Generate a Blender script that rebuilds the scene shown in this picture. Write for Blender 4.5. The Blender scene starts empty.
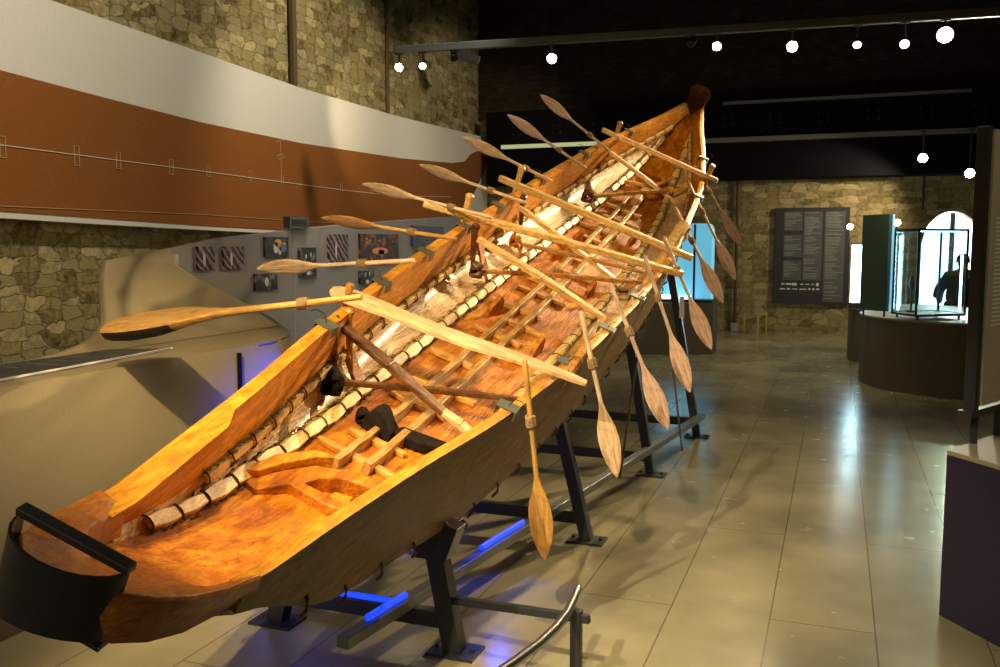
import bpy, bmesh, math, random
from math import sin, cos, tan, pi, radians, sqrt, hypot, atan2
from mathutils import Vector, Matrix
random.seed(11)
C = bpy.context.scene.collection
sc = bpy.context.scene

# ------------------------------------------------------------------ materials
def node_mat(name):
    m = bpy.data.materials.new(name); m.use_nodes = True
    nt = m.node_tree; b = nt.nodes['Principled BSDF']
    return m, nt, b
def plain(name, col, rough=.5, metal=0, spec=.5, noise=.0, nscale=20, coat=0):
    m, nt, b = node_mat(name)
    b.inputs['Roughness'].default_value = rough; b.inputs['Metallic'].default_value = metal
    b.inputs['Specular IOR Level'].default_value = spec; b.inputs['Coat Weight'].default_value = coat
    b.inputs['Base Color'].default_value = (*col, 1)
    if noise:
        tc = nt.nodes.new('ShaderNodeTexCoord'); n = nt.nodes.new('ShaderNodeTexNoise'); n.inputs['Scale'].default_value = nscale
        n.inputs['Detail'].default_value = 6
        r = nt.nodes.new('ShaderNodeValToRGB'); nt.links.new(tc.outputs['Object'], n.inputs['Vector']); nt.links.new(n.outputs['Fac'], r.inputs['Fac'])
        r.color_ramp.elements[0].position = .3; r.color_ramp.elements[1].position = .7
        r.color_ramp.elements[0].color = (*[c*(1-noise) for c in col], 1); r.color_ramp.elements[1].color = (*[min(1, c*(1+noise)) for c in col], 1)
        nt.links.new(r.outputs['Color'], b.inputs['Base Color'])
    return m
def wood(name, dark, mid, light, rough=.4, axis=1, scale=1.0, bump=.25, coat=.3, spec=.5, grain=14, blotch=.55):
    m, nt, b = node_mat(name); N = nt.nodes; L = nt.links
    tc = N.new('ShaderNodeTexCoord'); mp = N.new('ShaderNodeMapping')
    s = [grain*scale]*3; s[axis] = 1.3*scale; mp.inputs['Scale'].default_value = s
    L.new(tc.outputs['Object'], mp.inputs['Vector'])
    n1 = N.new('ShaderNodeTexNoise'); n1.inputs['Scale'].default_value = 2.2; n1.inputs['Detail'].default_value = 9; n1.inputs['Distortion'].default_value = .6
    L.new(mp.outputs['Vector'], n1.inputs['Vector'])
    n2 = N.new('ShaderNodeTexNoise'); n2.inputs['Scale'].default_value = 5*scale; n2.inputs['Detail'].default_value = 5
    L.new(tc.outputs['Object'], n2.inputs['Vector'])
    mx = N.new('ShaderNodeMix'); mx.data_type = 'FLOAT'; mx.inputs[0].default_value = blotch*.7
    L.new(n1.outputs['Fac'], mx.inputs[2]); L.new(n2.outputs['Fac'], mx.inputs[3])
    r = N.new('ShaderNodeValToRGB'); r.color_ramp.elements[0].position = .33; r.color_ramp.elements[1].position = .68
    r.color_ramp.elements[0].color = (*dark, 1); r.color_ramp.elements[1].color = (*light, 1)
    e = r.color_ramp.elements.new(.5); e.color = (*mid, 1)
    L.new(mx.outputs[0], r.inputs['Fac']); L.new(r.outputs['Color'], b.inputs['Base Color'])
    mp3 = N.new('ShaderNodeMapping'); s3 = [55*scale]*3; s3[axis] = 6*scale; mp3.inputs['Scale'].default_value = s3; L.new(tc.outputs['Object'], mp3.inputs['Vector'])
    n3 = N.new('ShaderNodeTexNoise'); n3.inputs['Scale'].default_value = 1.6; n3.inputs['Detail'].default_value = 6; L.new(mp3.outputs['Vector'], n3.inputs['Vector'])
    n4 = N.new('ShaderNodeTexNoise'); n4.inputs['Scale'].default_value = 22*scale; n4.inputs['Detail'].default_value = 7; n4.inputs['Roughness'].default_value = .65; L.new(tc.outputs['Object'], n4.inputs['Vector'])
    r3 = N.new('ShaderNodeMapRange'); r3.inputs[1].default_value = .3; r3.inputs[2].default_value = .62; r3.inputs[3].default_value = .62; r3.inputs[4].default_value = 1.1; L.new(n3.outputs['Fac'], r3.inputs[0])
    r4 = N.new('ShaderNodeMapRange'); r4.inputs[1].default_value = .32; r4.inputs[2].default_value = .55; r4.inputs[3].default_value = .74; r4.inputs[4].default_value = 1.05; L.new(n4.outputs['Fac'], r4.inputs[0])
    m34 = N.new('ShaderNodeMath'); m34.operation = 'MULTIPLY'; L.new(r3.outputs[0], m34.inputs[0]); L.new(r4.outputs[0], m34.inputs[1])
    mxc = N.new('ShaderNodeMix'); mxc.data_type = 'RGBA'; mxc.blend_type = 'MULTIPLY'; mxc.inputs[0].default_value = 1; L.new(r.outputs['Color'], mxc.inputs[6]); L.new(m34.outputs[0], mxc.inputs[7]); L.new(mxc.outputs[2], b.inputs['Base Color'])
    hs = N.new('ShaderNodeMath'); hs.operation = 'MULTIPLY_ADD'; hs.inputs[1].default_value = .6; L.new(m34.outputs[0], hs.inputs[0]); L.new(mx.outputs[0], hs.inputs[2])
    bp = N.new('ShaderNodeBump'); bp.inputs['Strength'].default_value = min(1, bump*1.6); bp.inputs['Distance'].default_value = .012
    L.new(hs.outputs[0], bp.inputs['Height']); L.new(bp.outputs['Normal'], b.inputs['Normal'])
    b.inputs['Roughness'].default_value = rough; b.inputs['Coat Weight'].default_value = coat; b.inputs['Coat Roughness'].default_value = .25
    b.inputs['Specular IOR Level'].default_value = spec
    return m
def emit(name, col, strength):
    m, nt, b = node_mat(name)
    b.inputs['Base Color'].default_value = (*[min(1, c) for c in col], 1)
    b.inputs['Emission Color'].default_value = (*col, 1); b.inputs['Emission Strength'].default_value = strength
    return m
def stone(name, cols, axes='yz', size=.3, mortar=(.10, .09, .06), lime=None, bump=.7):
    m, nt, b = node_mat(name); N = nt.nodes; L = nt.links
    tc = N.new('ShaderNodeTexCoord'); sep = N.new('ShaderNodeSeparateXYZ'); L.new(tc.outputs['Object'], sep.inputs[0])
    cb = N.new('ShaderNodeCombineXYZ')
    L.new(sep.outputs['Y' if axes == 'yz' else 'X'], cb.inputs[0]); L.new(sep.outputs['Z'], cb.inputs[1])
    mp = N.new('ShaderNodeMapping'); mp.inputs['Scale'].default_value = (1/size, 2.0/size, 1)
    wn = N.new('ShaderNodeTexNoise'); wn.inputs['Scale'].default_value = 6; wn.inputs['Detail'].default_value = 6
    L.new(cb.outputs[0], wn.inputs['Vector'])
    vm = N.new('ShaderNodeVectorMath'); vm.operation = 'MULTIPLY_ADD'; vm.inputs[1].default_value = (.22, .12, 0)
    L.new(wn.outputs['Color'], vm.inputs[0]); L.new(cb.outputs[0], vm.inputs[2]); L.new(vm.outputs[0], mp.inputs['Vector'])
    v1 = N.new('ShaderNodeTexVoronoi'); v1.voronoi_dimensions = '2D'; v1.feature = 'F1'; v1.distance = 'CHEBYCHEV'; v1.inputs['Scale'].default_value = 1; v1.inputs['Randomness'].default_value = .62
    v2 = N.new('ShaderNodeTexVoronoi'); v2.voronoi_dimensions = '2D'; v2.feature = 'F2'; v2.distance = 'CHEBYCHEV'; v2.inputs['Scale'].default_value = 1; v2.inputs['Randomness'].default_value = .62
    L.new(mp.outputs[0], v1.inputs['Vector']); L.new(mp.outputs[0], v2.inputs['Vector'])
    df = N.new('ShaderNodeMath'); df.operation = 'SUBTRACT'; L.new(v2.outputs['Distance'], df.inputs[0]); L.new(v1.outputs['Distance'], df.inputs[1])
    er = N.new('ShaderNodeValToRGB'); er.color_ramp.elements[0].position = -.0; er.color_ramp.elements[1].position = .1
    L.new(df.outputs[0], er.inputs['Fac'])
    sepc = N.new('ShaderNodeSeparateColor'); L.new(v1.outputs['Color'], sepc.inputs[0])
    fn = N.new('ShaderNodeTexNoise'); fn.inputs['Scale'].default_value = 13; fn.inputs['Detail'].default_value = 9; fn.inputs['Roughness'].default_value = .68; L.new(tc.outputs['Object'], fn.inputs['Vector'])
    ad = N.new('ShaderNodeMath'); ad.operation = 'MULTIPLY_ADD'; ad.inputs[1].default_value = 1.0; L.new(fn.outputs['Fac'], ad.inputs[0])
    ms = N.new('ShaderNodeMath'); ms.operation = 'MULTIPLY'; ms.inputs[1].default_value = .5; ad.use_clamp = True; L.new(sepc.outputs[0], ms.inputs[0]); L.new(ms.outputs[0], ad.inputs[2])
    cr = N.new('ShaderNodeValToRGB'); els = cr.color_ramp.elements
    els[0].position = .38; els[0].color = (*cols[0], 1); els[1].position = 1.0; els[1].color = (*cols[-1], 1)
    for i, c in enumerate(cols[1:-1]):
        e = els.new(.38+.62*(i+1)/(len(cols)-1)); e.color = (*c, 1)
    L.new(ad.outputs[0], cr.inputs['Fac'])
    mx = N.new('ShaderNodeMix'); mx.data_type = 'RGBA'; L.new(er.outputs['Color'], mx.inputs[0])
    mx.inputs[6].default_value = (*mortar, 1); L.new(cr.outputs['Color'], mx.inputs[7]); L.new(mx.outputs[2], b.inputs['Base Color'])
    h = N.new('ShaderNodeMath'); h.operation = 'MULTIPLY_ADD'; h.inputs[1].default_value = .45; L.new(fn.outputs['Fac'], h.inputs[0]); L.new(er.outputs['Color'], h.inputs[2])
    bp = N.new('ShaderNodeBump'); bp.inputs['Strength'].default_value = bump; bp.inputs['Distance'].default_value = .05
    L.new(h.outputs[0], bp.inputs['Height']); L.new(bp.outputs['Normal'], b.inputs['Normal'])
    b.inputs['Roughness'].default_value = .85; b.inputs['Specular IOR Level'].default_value = .25
    return m

M = {}
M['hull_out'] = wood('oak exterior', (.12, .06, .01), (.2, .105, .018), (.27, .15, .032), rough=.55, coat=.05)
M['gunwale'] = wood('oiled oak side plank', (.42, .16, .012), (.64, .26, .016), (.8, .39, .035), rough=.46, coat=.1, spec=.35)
M['ile'] = wood('waxed hewn oak', (.38, .18, .045), (.64, .38, .14), (.85, .66, .38), rough=.42, coat=.3, bump=1.0, grain=8, blotch=.9)  # lighter colour takes in some of the varnish glare
M['floorwood'] = wood('red brown floor oak', (.24, .055, .003), (.48, .15, .006), (.7, .3, .022), rough=.46, coat=.1, spec=.3, grain=9, bump=.4)
M['nosewood'] = wood('end block oak', (.3, .085, .008), (.5, .16, .014), (.64, .25, .03), rough=.42, coat=.3, grain=8)
M['stemwood'] = wood('dark stem oak', (.10, .025, .006), (.17, .045, .01), (.25, .08, .018), rough=.4, coat=.2)
M['lath'] = wood('pale split lath', (.55, .32, .08), (.74, .5, .17), (.86, .66, .3), rough=.5, coat=.1, grain=10)
M['batten'] = wood('transverse timber', (.45, .19, .03), (.68, .34, .07), (.8, .5, .14), rough=.42, axis=0)
M['rail'] = wood('centre rail oak', (.3, .15, .035), (.46, .26, .07), (.62, .4, .13), rough=.42)
M['thwart'] = wood('yellow ash board', (.6, .33, .08), (.76, .47, .14), (.86, .6, .24), rough=.45, axis=0, coat=.1)
M['palewood'] = wood('pale planed board', (.66, .38, .16), (.8, .5, .24), (.88, .62, .34), rough=.5, axis=0, coat=.05, scale=.8)
M['brace'] = wood('brown brace', (.3, .12, .02), (.48, .22, .045), (.62, .36, .1), rough=.4, axis=0)
M['darkbar'] = wood('dark brown bar', (.05, .018, .005), (.12, .045, .01), (.24, .1, .025), rough=.4, axis=0)
M['paddle'] = wood('pale ash paddle', (.72, .46, .24), (.84, .6, .36), (.9, .72, .48), rough=.5, axis=1, coat=.05)
M['paddle_o'] = wood('amber paddle', (.5, .25, .05), (.66, .36, .09), (.78, .48, .16), rough=.48, axis=1, coat=.05)
M['paddle_p'] = wood('pinkish paddle', (.56, .36, .24), (.68, .46, .33), (.78, .56, .42), rough=.5, axis=1, coat=.05)
M['bark'] = plain('dark bark', (.035, .02, .012), .9, noise=.6, nscale=40)
M['burnt'] = plain('charred wood', (.012, .008, .006), .9, spec=.15, noise=.5, nscale=30)
M['withy'] = plain('yew withy', (.1, .06, .025), .7, noise=.4, nscale=50)
M['cord'] = plain('twisted cord', (.3, .19, .08), .8, noise=.4, nscale=120)
M['moss'] = plain('dry moss', (.16, .12, .03), .95, noise=.7, nscale=60)
M['black'] = plain('black painted steel', (.02, .024, .03), .42, spec=.5)
M['steel'] = plain('dull grey steel', (.2, .22, .23), .4, metal=.6)
M['chrome'] = plain('brushed tube', (.45, .47, .5), .28, metal=1)
M['clamp'] = plain('green grey painted bracket', (.075, .085, .065), .4, spec=.6)
M['wire'] = plain('black cable', (.01, .01, .01), .6)
M['beige'] = plain('beige panel', (.36, .30, .19), .75, noise=.04, nscale=60, spec=.2)
M['greypanel'] = plain('grey panel', (.34, .34, .34), .75, noise=.03, nscale=60, spec=.2)
M['bannerwhite'] = plain('banner cloth white', (.74, .72, .66), .85, noise=.03, nscale=30, spec=.1)
M['bannerbrown'] = plain('banner brown', (.28, .105, .028), .85, noise=.08, nscale=50, spec=.1)
M['bannerline'] = plain('banner pale line', (.75, .6, .45), .85, spec=.1)
M['bannerline2'] = plain('banner faint line', (.55, .38, .22), .85, spec=.1)
M['graphic'] = plain('dark blue graphic', (.035, .05, .065), .4, noise=.3, nscale=9)
M['faint'] = plain('faint lettering', (.13, .15, .16), .6)
M['panelgrey'] = plain('dark text board', (.04, .04, .05), .7)
M['panelcol'] = plain('text column grey', (.11, .11, .12), .7)
M['lettering'] = plain('grey lettering', (.3, .3, .29), .7)
M['logo'] = plain('white logo print', (.75, .75, .72), .7)
M['brownplinth'] = plain('dark brown plinth', (.12, .1, .065), .7, noise=.05, nscale=30)
M['plinthtop'] = plain('plinth top', (.3, .28, .2), .5)
M['purpleplinth'] = plain('black purple plinth', (.026, .02, .05), .55, spec=.3)
M['matblack'] = plain('mat black', (.006, .006, .008), .9, spec=.1)
M['darkrail'] = plain('rail grey', (.22, .22, .2), .45, metal=.3)
M['yellow'] = plain('yellow painted steel', (.6, .5, .1), .5)
M['green'] = plain('dark green panel', (.05, .11, .085), .5)
M['frame'] = plain('case frame', (.02, .03, .035), .4)
M['cloth'] = plain('dark jacket', (.015, .02, .03), .9)
M['skin'] = plain('skin', (.25, .13, .08), .7)
M['white'] = plain('white label', (.8, .8, .8), .6)
M['greyboard'] = plain('pale grey board', (.42, .40, .30), .65, noise=.05, nscale=10)
M['lamp'] = emit('lamp disc', (1, .9, .65), 60)
M['lampdim'] = emit('dim lamp disc', (1, .93, .75), 14)
M['lampbig'] = emit('strong lamp disc', (1, .93, .72), 60)
M['tube'] = emit('cyan white tube', (.55, .88, 1), 13)
M['blueglow'] = emit('blue light glow', (.01, .07, 1), 1.0)  # emission standing in for blue light falling on steel
M['cyanback'] = emit('lit cyan back', (.22, .62, .85), .75)
M['daylight'] = emit('daylight window', (.75, .95, 1), 5)
M['greenstrip'] = emit('dim strip', (.45, .5, .25), .7)
g, nt, b = node_mat('case glass'); 
tr = nt.nodes.new('ShaderNodeBsdfTransparent'); tr.inputs[0].default_value = (.86, .95, .97, 1); gl = nt.nodes.new('ShaderNodeBsdfGlossy'); gl.inputs['Roughness'].default_value = .05
mxs = nt.nodes.new('ShaderNodeMixShader'); mxs.inputs[0].default_value = .1
nt.links.new(tr.outputs[0], mxs.inputs[1]); nt.links.new(gl.outputs[0], mxs.inputs[2]); nt.links.new(mxs.outputs[0], nt.nodes['Material Output'].inputs[0])
M['glass'] = g
M['stoneL'] = stone('left rubble stone', [(.06, .05, .02), (.2, .16, .06), (.34, .28, .12), (.3, .27, .15), (.52, .42, .2)], 'yz', .24, mortar=(.17, .145, .075), bump=.45)
M['stoneB'] = stone('back rubble stone', [(.1, .08, .035), (.25, .2, .09), (.36, .29, .14), (.48, .38, .21)], 'xz', .22, mortar=(.19, .155, .085), bump=.45)
# floor
m, nt, b = node_mat('polished concrete floor'); N = nt.nodes; L = nt.links
tc = N.new('ShaderNodeTexCoord'); br = N.new('ShaderNodeTexBrick'); mp = N.new('ShaderNodeMapping')
mp.inputs['Rotation'].default_value = (0, 0, radians(90)); mp.inputs['Location'].default_value = (.3, .22, 0)
br.inputs['Scale'].default_value = 1; br.inputs['Brick Width'].default_value = 2.4; br.inputs['Row Height'].default_value = .42; br.inputs['Mortar Size'].default_value = .0035; br.offset = .5
br.inputs['Color1'].default_value = (1, 1, 1, 1); br.inputs['Color2'].default_value = (.93, .93, .93, 1); br.inputs['Mortar'].default_value = (.45, .45, .45, 1)
L.new(tc.outputs['Object'], mp.inputs[0]); L.new(mp.outputs[0], br.inputs['Vector'])
n1 = N.new('ShaderNodeTexNoise'); n1.inputs['Scale'].default_value = 1.6; n1.inputs['Detail'].default_value = 8; L.new(tc.outputs['Object'], n1.inputs['Vector'])
r1 = N.new('ShaderNodeValToRGB'); r1.color_ramp.elements[0].position = .32; r1.color_ramp.elements[1].position = .7
r1.color_ramp.elements[0].color = (.21, .195, .125, 1); r1.color_ramp.elements[1].color = (.37, .34, .22, 1); L.new(n1.outputs['Fac'], r1.inputs['Fac'])
mm = N.new('ShaderNodeMix'); mm.data_type = 'RGBA'; mm.blend_type = 'MULTIPLY'; mm.inputs[0].default_value = 1; L.new(r1.outputs[0], mm.inputs[6]); L.new(br.outputs['Color'], mm.inputs[7]); L.new(mm.outputs[2], b.inputs['Base Color'])
n2 = N.new('ShaderNodeTexNoise'); n2.inputs['Scale'].default_value = 6; n2.inputs['Detail'].default_value = 6; L.new(tc.outputs['Object'], n2.inputs['Vector'])
r2 = N.new('ShaderNodeMapRange'); r2.inputs[3].default_value = .13; r2.inputs[4].default_value = .34; L.new(n2.outputs['Fac'], r2.inputs[0]); L.new(r2.outputs[0], b.inputs['Roughness'])
bp = N.new('ShaderNodeBump'); bp.inputs['Strength'].default_value = .12; bp.inputs['Distance'].default_value = .01; L.new(n2.outputs['Fac'], bp.inputs['Height']); L.new(bp.outputs[0], b.inputs['Normal'])
b.inputs['Specular IOR Level'].default_value = .6
M['floor'] = m

# ------------------------------------------------------------------ builders
class MB:
    def __init__(s): s.v = []; s.f = []; s.mi = []
    def add(s, vs, fs, mi=0):
        o = len(s.v); s.v += [tuple(v) for v in vs]; s.f += [tuple(o+i for i in f) for f in fs]; s.mi += [mi]*len(fs)
    def box(s, a, b, mi=0):
        (x0, y0, z0), (x1, y1, z1) = a, b
        s.add([(x0,y0,z0),(x1,y0,z0),(x1,y1,z0),(x0,y1,z0),(x0,y0,z1),(x1,y0,z1),(x1,y1,z1),(x0,y1,z1)],
              [(0,3,2,1),(4,5,6,7),(0,1,5,4),(1,2,6,5),(2,3,7,6),(3,0,4,7)], mi)
    def bar(s, p, q, w, h, up=(0,0,1), mi=0, w2=None, h2=None):
        p, q = Vector(p), Vector(q); d = (q-p).normalized(); u = Vector(up); r = d.cross(u)
        if r.length < 1e-4: r = d.cross(Vector((1,0,0)))
        r.normalize(); u = r.cross(d).normalized(); w2 = w2 or w; h2 = h2 or h
        vs = []
        for c, ww, hh in ((p, w, h), (q, w2, h2)):
            for a, b_ in ((-1,-1),(1,-1),(1,1),(-1,1)): vs.append(c + r*a*ww/2 + u*b_*hh/2)
        s.add(vs, [(0,1,2,3),(7,6,5,4),(0,4,5,1),(1,5,6,2),(2,6,7,3),(3,7,4,0)], mi)
    def tube(s, pts, rad, n=8, mi=0):
        pts = [Vector(p) for p in pts]; rings = []
        for i, p in enumerate(pts):
            d = (pts[min(i+1, len(pts)-1)]-pts[max(i-1, 0)]).normalized()
            a = d.cross(Vector((0,0,1)))
            if a.length < .15: a = d.cross(Vector((1,0,0)))
            a.normalize(); b_ = d.cross(a); r = rad[i] if isinstance(rad, (list, tuple)) else rad
            rings.append([p + a*cos(2*pi*k/n)*r + b_*sin(2*pi*k/n)*r for k in range(n)])
        vs = [v for r in rings for v in r]; fs = []
        for i in range(len(rings)-1):
            for k in range(n): fs.append((i*n+k, i*n+(k+1) % n, (i+1)*n+(k+1) % n, (i+1)*n+k))
        fs.append(tuple(range(n-1, -1, -1))); fs.append(tuple((len(rings)-1)*n+k for k in range(n)))
        s.add(vs, fs, mi)
    def loft(s, rings, closed=True, caps=True, mi=0):
        n = len(rings[0]); vs = [v for r in rings for v in r]; fs = []
        for i in range(len(rings)-1):
            for k in range(n if closed else n-1): fs.append((i*n+k, i*n+(k+1) % n, (i+1)*n+(k+1) % n, (i+1)*n+k))
        if caps: fs.append(tuple(range(n-1, -1, -1))); fs.append(tuple((len(rings)-1)*n+k for k in range(n)))
        s.add(vs, fs, mi)
    def prism(s, poly, off, mi=0):
        n = len(poly); off = Vector(off); a = [Vector(p) for p in poly]; vs = a + [p+off for p in a]
        s.add(vs, [tuple(range(n-1, -1, -1)), tuple(range(n, 2*n))] + [(i, (i+1) % n, n+(i+1) % n, n+i) for i in range(n)], mi)
    def build(s, name, mats, parent=None, smooth=False, bevel=0, loc=None, seg=2):
        me = bpy.data.meshes.new(name); me.from_pydata(s.v, [], s.f)
        for mt in (mats if isinstance(mats, (list, tuple)) else [mats]): me.materials.append(M[mt])
        me.polygons.foreach_set('material_index', s.mi)
        bm = bmesh.new(); bm.from_mesh(me); bmesh.ops.recalc_face_normals(bm, faces=bm.faces); bm.to_mesh(me); bm.free()
        if smooth:
            me.polygons.foreach_set('use_smooth', [True]*len(me.polygons)); me.set_sharp_from_angle(angle=radians(40))
        o = bpy.data.objects.new(name, me); C.objects.link(o)
        if parent: o.parent = parent
        if loc: o.location = loc
        if bevel:
            bv = o.modifiers.new('bevel', 'BEVEL'); bv.width = bevel; bv.segments = seg; bv.limit_method = 'ANGLE'; bv.angle_limit = radians(50)
        return o
def tag(o, label, cat, group=None, kind=None):
    o['label'] = label; o['category'] = cat
    if group: o['group'] = group
    if kind: o['kind'] = kind
    return o
def empty(name, label=None, cat=None, group=None, mat=None, loc=None):
    o = bpy.data.objects.new(name, None); o.empty_display_size = .1; C.objects.link(o)
    if mat is not None: o.matrix_world = mat
    if loc: o.location = loc
    if label: tag(o, label, cat, group)
    return o
def struct(o, label=None):
    o['kind'] = 'structure'
    if label: o['label'] = label; 
    return o
def part_copy(src, parent, loc=None, mat=None):
    c = src.copy(); C.objects.link(c); c.parent = parent
    if mat is not None: c.matrix_local = mat
    if loc: c.location = loc
    return c
def interp(tab, x):
    if x <= tab[0][0]: return tab[0][1]
    for i in range(len(tab)-1):
        x0, y0 = tab[i]; x1, y1 = tab[i+1]
        if x <= x1:
            t = (x-x0)/(x1-x0)
            pm = tab[i-1] if i > 0 else (2*x0-x1, 2*y0-y1); pn = tab[i+2] if i+2 < len(tab) else (2*x1-x0, 2*y1-y0)
            m0 = (y1-pm[1])/(x1-pm[0])*(x1-x0); m1 = (pn[1]-y0)/(pn[0]-x0)*(x1-x0)
            return (2*t**3-3*t*t+1)*y0+(t**3-2*t*t+t)*m0+(-2*t**3+3*t*t)*y1+(t**3-t*t)*m1
    return tab[-1][1]
def frange(a, b, n): return [a+(b-a)*i/(n-1) for i in range(n)]

# ------------------------------------------------------------------ room
def slab(name, a, b, mat):
    m = MB(); m.box(a, b); return struct(m.build(name, mat))
slab('floor', (-7.2, -3.2, -.1), (5.2, 18.2, 0), 'floor')
slab('wall_left', (-7.2, -3.2, 0), (-6.9, 18.2, 7), 'stoneL')
slab('wall_right', (5, -3.2, 0), (5.2, 18.2, 7), 'stoneL')
slab('wall_front', (-7.2, -3.4, 0), (5.2, -3.2, 7), 'stoneB')
slab('ceiling', (-7.2, -3.4, 7), (5.2, 18.2, 7.2), 'matblack')
# back wall with arched opening x 1.38..2.25
AX0, AX1, AZ0, AZS, AZT = 1.36, 2.3, .35, 1.62, 2.18
mb = MB()
def arch_z(x):
    t = abs((x-(AX0+AX1)/2)/((AX1-AX0)/2)); return AZS+(AZT-AZS)*sqrt(max(0, 1-t**1.8))
mb.box((-7.2, 17.3, 0), (AX0, 17.9, 7)); mb.box((AX1, 17.3, 0), (5.2, 17.9, 7)); mb.box((AX0, 17.3, 0), (AX1, 17.9, AZ0))
xs = frange(AX0, AX1, 17)
for a, b_ in zip(xs, xs[1:]):
    za, zb = arch_z(a), arch_z(b_)
    mb.add([(a,17.3,za),(b_,17.3,zb),(b_,17.3,7),(a,17.3,7),(a,17.9,za),(b_,17.9,zb),(b_,17.9,7),(a,17.9,7)],
           [(0,1,2,3),(4,7,6,5),(0,4,5,1),(3,2,6,7)])
struct(mb.build('wall_back', 'stoneB'))
M['darkupper'] = wood('dark upper wall', (.02, .015, .01), (.045, .033, .02), (.075, .055, .035), rough=.8, axis=0, coat=0, spec=.2)
slab('trim_1', (-6.89, 17.2, 4.12), (4.99, 17.3, 6.99), 'darkupper')  # dark slab added over the upper stone wall to keep it dark
mb = MB()
out = [(AX0, AZ0), (AX1, AZ0)] + [(x, arch_z(x)) for x in reversed(xs)]
mb.prism([(x, 17.62, z) for x, z in out], (0, .02, 0))
w = struct(mb.build('window_1', 'daylight'))
mb = MB(); mb.box((1.82, 17.56, AZ0), (1.9, 17.61, AZT-.02)); mb.build('window_frame', 'steel', w)
# dark gallery front under the ceiling
mb = MB(); mb.box((-6.55, 16.75, 2.78), (4.98, 17.28, 4.18)); 
for x in frange(-6, 4.4, 14):
    for z in (3.72, 3.86):
        for dx in (0, .16): mb.box((x+dx, 16.735, z), (x+dx+.025, 16.75, z+.025), 1)
g = tag(mb.build('gallery_beam', ['matblack', 'black']), 'wide black bolted steel gallery beam crossing the back stone wall', 'beam')
mb = MB(); mb.box((-2.9, 16.64, 3.42), (2.2, 16.74, 3.5)); tag(mb.build('light_rail', 'darkrail'), 'pale grey metal rail low along the black gallery beam, right of the boat tip', 'rail')
mb = MB(); mb.box((-2.0, 16.66, 4.08), (1.95, 16.74, 4.13)); tag(mb.build('light_rail', 'darkrail'), 'thin grey metal rail high on the black gallery beam, topmost of the rails', 'rail')
mb = MB(); mb.box((-6.2, 16.64, 3.46), (-4.3, 16.72, 3.53)); tag(mb.build('strip_light', 'greenstrip'), 'dim greenish strip light behind the paddles on the black beam', 'light')
# wall conduit + socket
def conduit(name, x, y, z0, z1, r, label, boxed):
    t = empty(name, label, 'pipe', loc=(x, y, z0)); m = MB(); m.tube([(0,0,0),(0,0,z1-z0)], r); m.build('pipe', 'withy', t)
    if boxed: m = MB(); m.box((-.07,-.06,-.02), (.07,.05,.13)); m.build('junction_box', 'greyboard', t, bevel=.01)
conduit('wall_pipe', -1.76, 17.24, .02, 2.78, .028, 'thin pipe running down the back stone wall to a pale socket', True)
conduit('wall_pipe', 1.35, 17.26, 2.2, 2.78, .02, 'short thin pipe on back wall above the arched window', False)
conduit('wall_pipe', -6.86, 10.5, 3.6, 6.9, .06, 'dark upright line on the left stone wall above the banner', False)  # plain dark tube marks an upright line on the stone
conduit('wall_pipe', -6.86, 13.2, 3.6, 6.9, .03, 'thinner dark pipe on the left stone wall near the track lights', False)

# ------------------------------------------------------------------ banner on the left wall
bn = empty('boat_banner', 'long white banner printed with a brown boat side on the left stone wall', 'banner', loc=(-6.7, 11, 1.8))
def Lp(pts): return [(-6.7-(-6.7), y-11, z-1.8) for y, z in pts]
top = [(2.0, 4.05), (4.5, 3.9), (6.39, 3.79), (8.42, 3.73), (10.4, 3.66), (13.3, 3.66), (17.2, 3.75)]
bot = [(17.2, 1.74), (12, 1.74), (10.17, 1.74), (8.33, 1.77), (6.86, 1.8), (5.75, 1.83), (2.0, 1.9)]
mb = MB(); mb.prism(Lp(top+bot), (-.12, 0, 0)); mb.build('banner_cloth', 'bannerwhite', bn)
brown = [(2.0, 3.25), (4.0, 3.16), (5.46, 3.09), (6.93, 3.02), (8.39, 2.96), (10.38, 2.94), (13.3, 3.0), (15.4, 3.1), (16.0, 3.18), (16.3, 3.34), (16.6, 3.43), (16.9, 3.44), (17.1, 3.34), (17.01, 3.1), (16.53, 2.67), (15.92, 2.22), (15.5, 1.86),
         (10.17, 1.79), (8.33, 1.82), (6.86, 1.86), (5.75, 1.89), (2.0, 1.96)]
mb = MB(); mb.prism([(x+.012, y, z) for x, y, z in Lp(brown)], (-.01, 0, 0)); mb.build('boat_print', 'bannerbrown', bn)
mb = MB()
def bl(pts, t, mi=0):
    for a, b_ in zip(pts, pts[1:]):
        mb.bar((.018, a[0]-11, a[1]-1.8), (.018, b_[0]-11, b_[1]-1.8), .006, t, up=(0,0,1), mi=mi)
bl([(2, 2.46), (5.8, 2.445), (8.5, 2.42), (11.4, 2.385), (13.3, 2.39), (15.3, 2.48)], .008)
bl([(5.75, 1.93), (8.34, 1.94), (9.46, 1.925), (12, 1.9), (15.4, 1.93)], .006, 1)
bl([(9.91, 2.93), (9.91, 2.4)], .007, 1)
for y, h in [(5.8, .09), (6.6, .09), (7.12, .08), (7.88, .08), (8.48, .06), (9.26, .06), (9.93, .05), (11.4, .05), (12.3, .05), (13.3, .04)]:
    w_ = .028
    bl([(y-w_, 2.43-h), (y+w_, 2.43-h)], .005, 1); bl([(y-w_, 2.43+h), (y+w_, 2.43+h)], .005, 1)
    mb.bar((.018, y-w_-11, .63-h), (.018, y-w_-11, .63+h), .005, .005, mi=1); mb.bar((.018, y+w_-11, .63-h), (.018, y+w_-11, .63+h), .005, .005, mi=1)
bl([(9.83, 2.72), (9.95, 2.76), (9.99, 2.72), (9.87, 2.68), (9.83, 2.72)], .006, 1); bl([(9.8, 2.9), (10, 2.93)], .006, 1)
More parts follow.
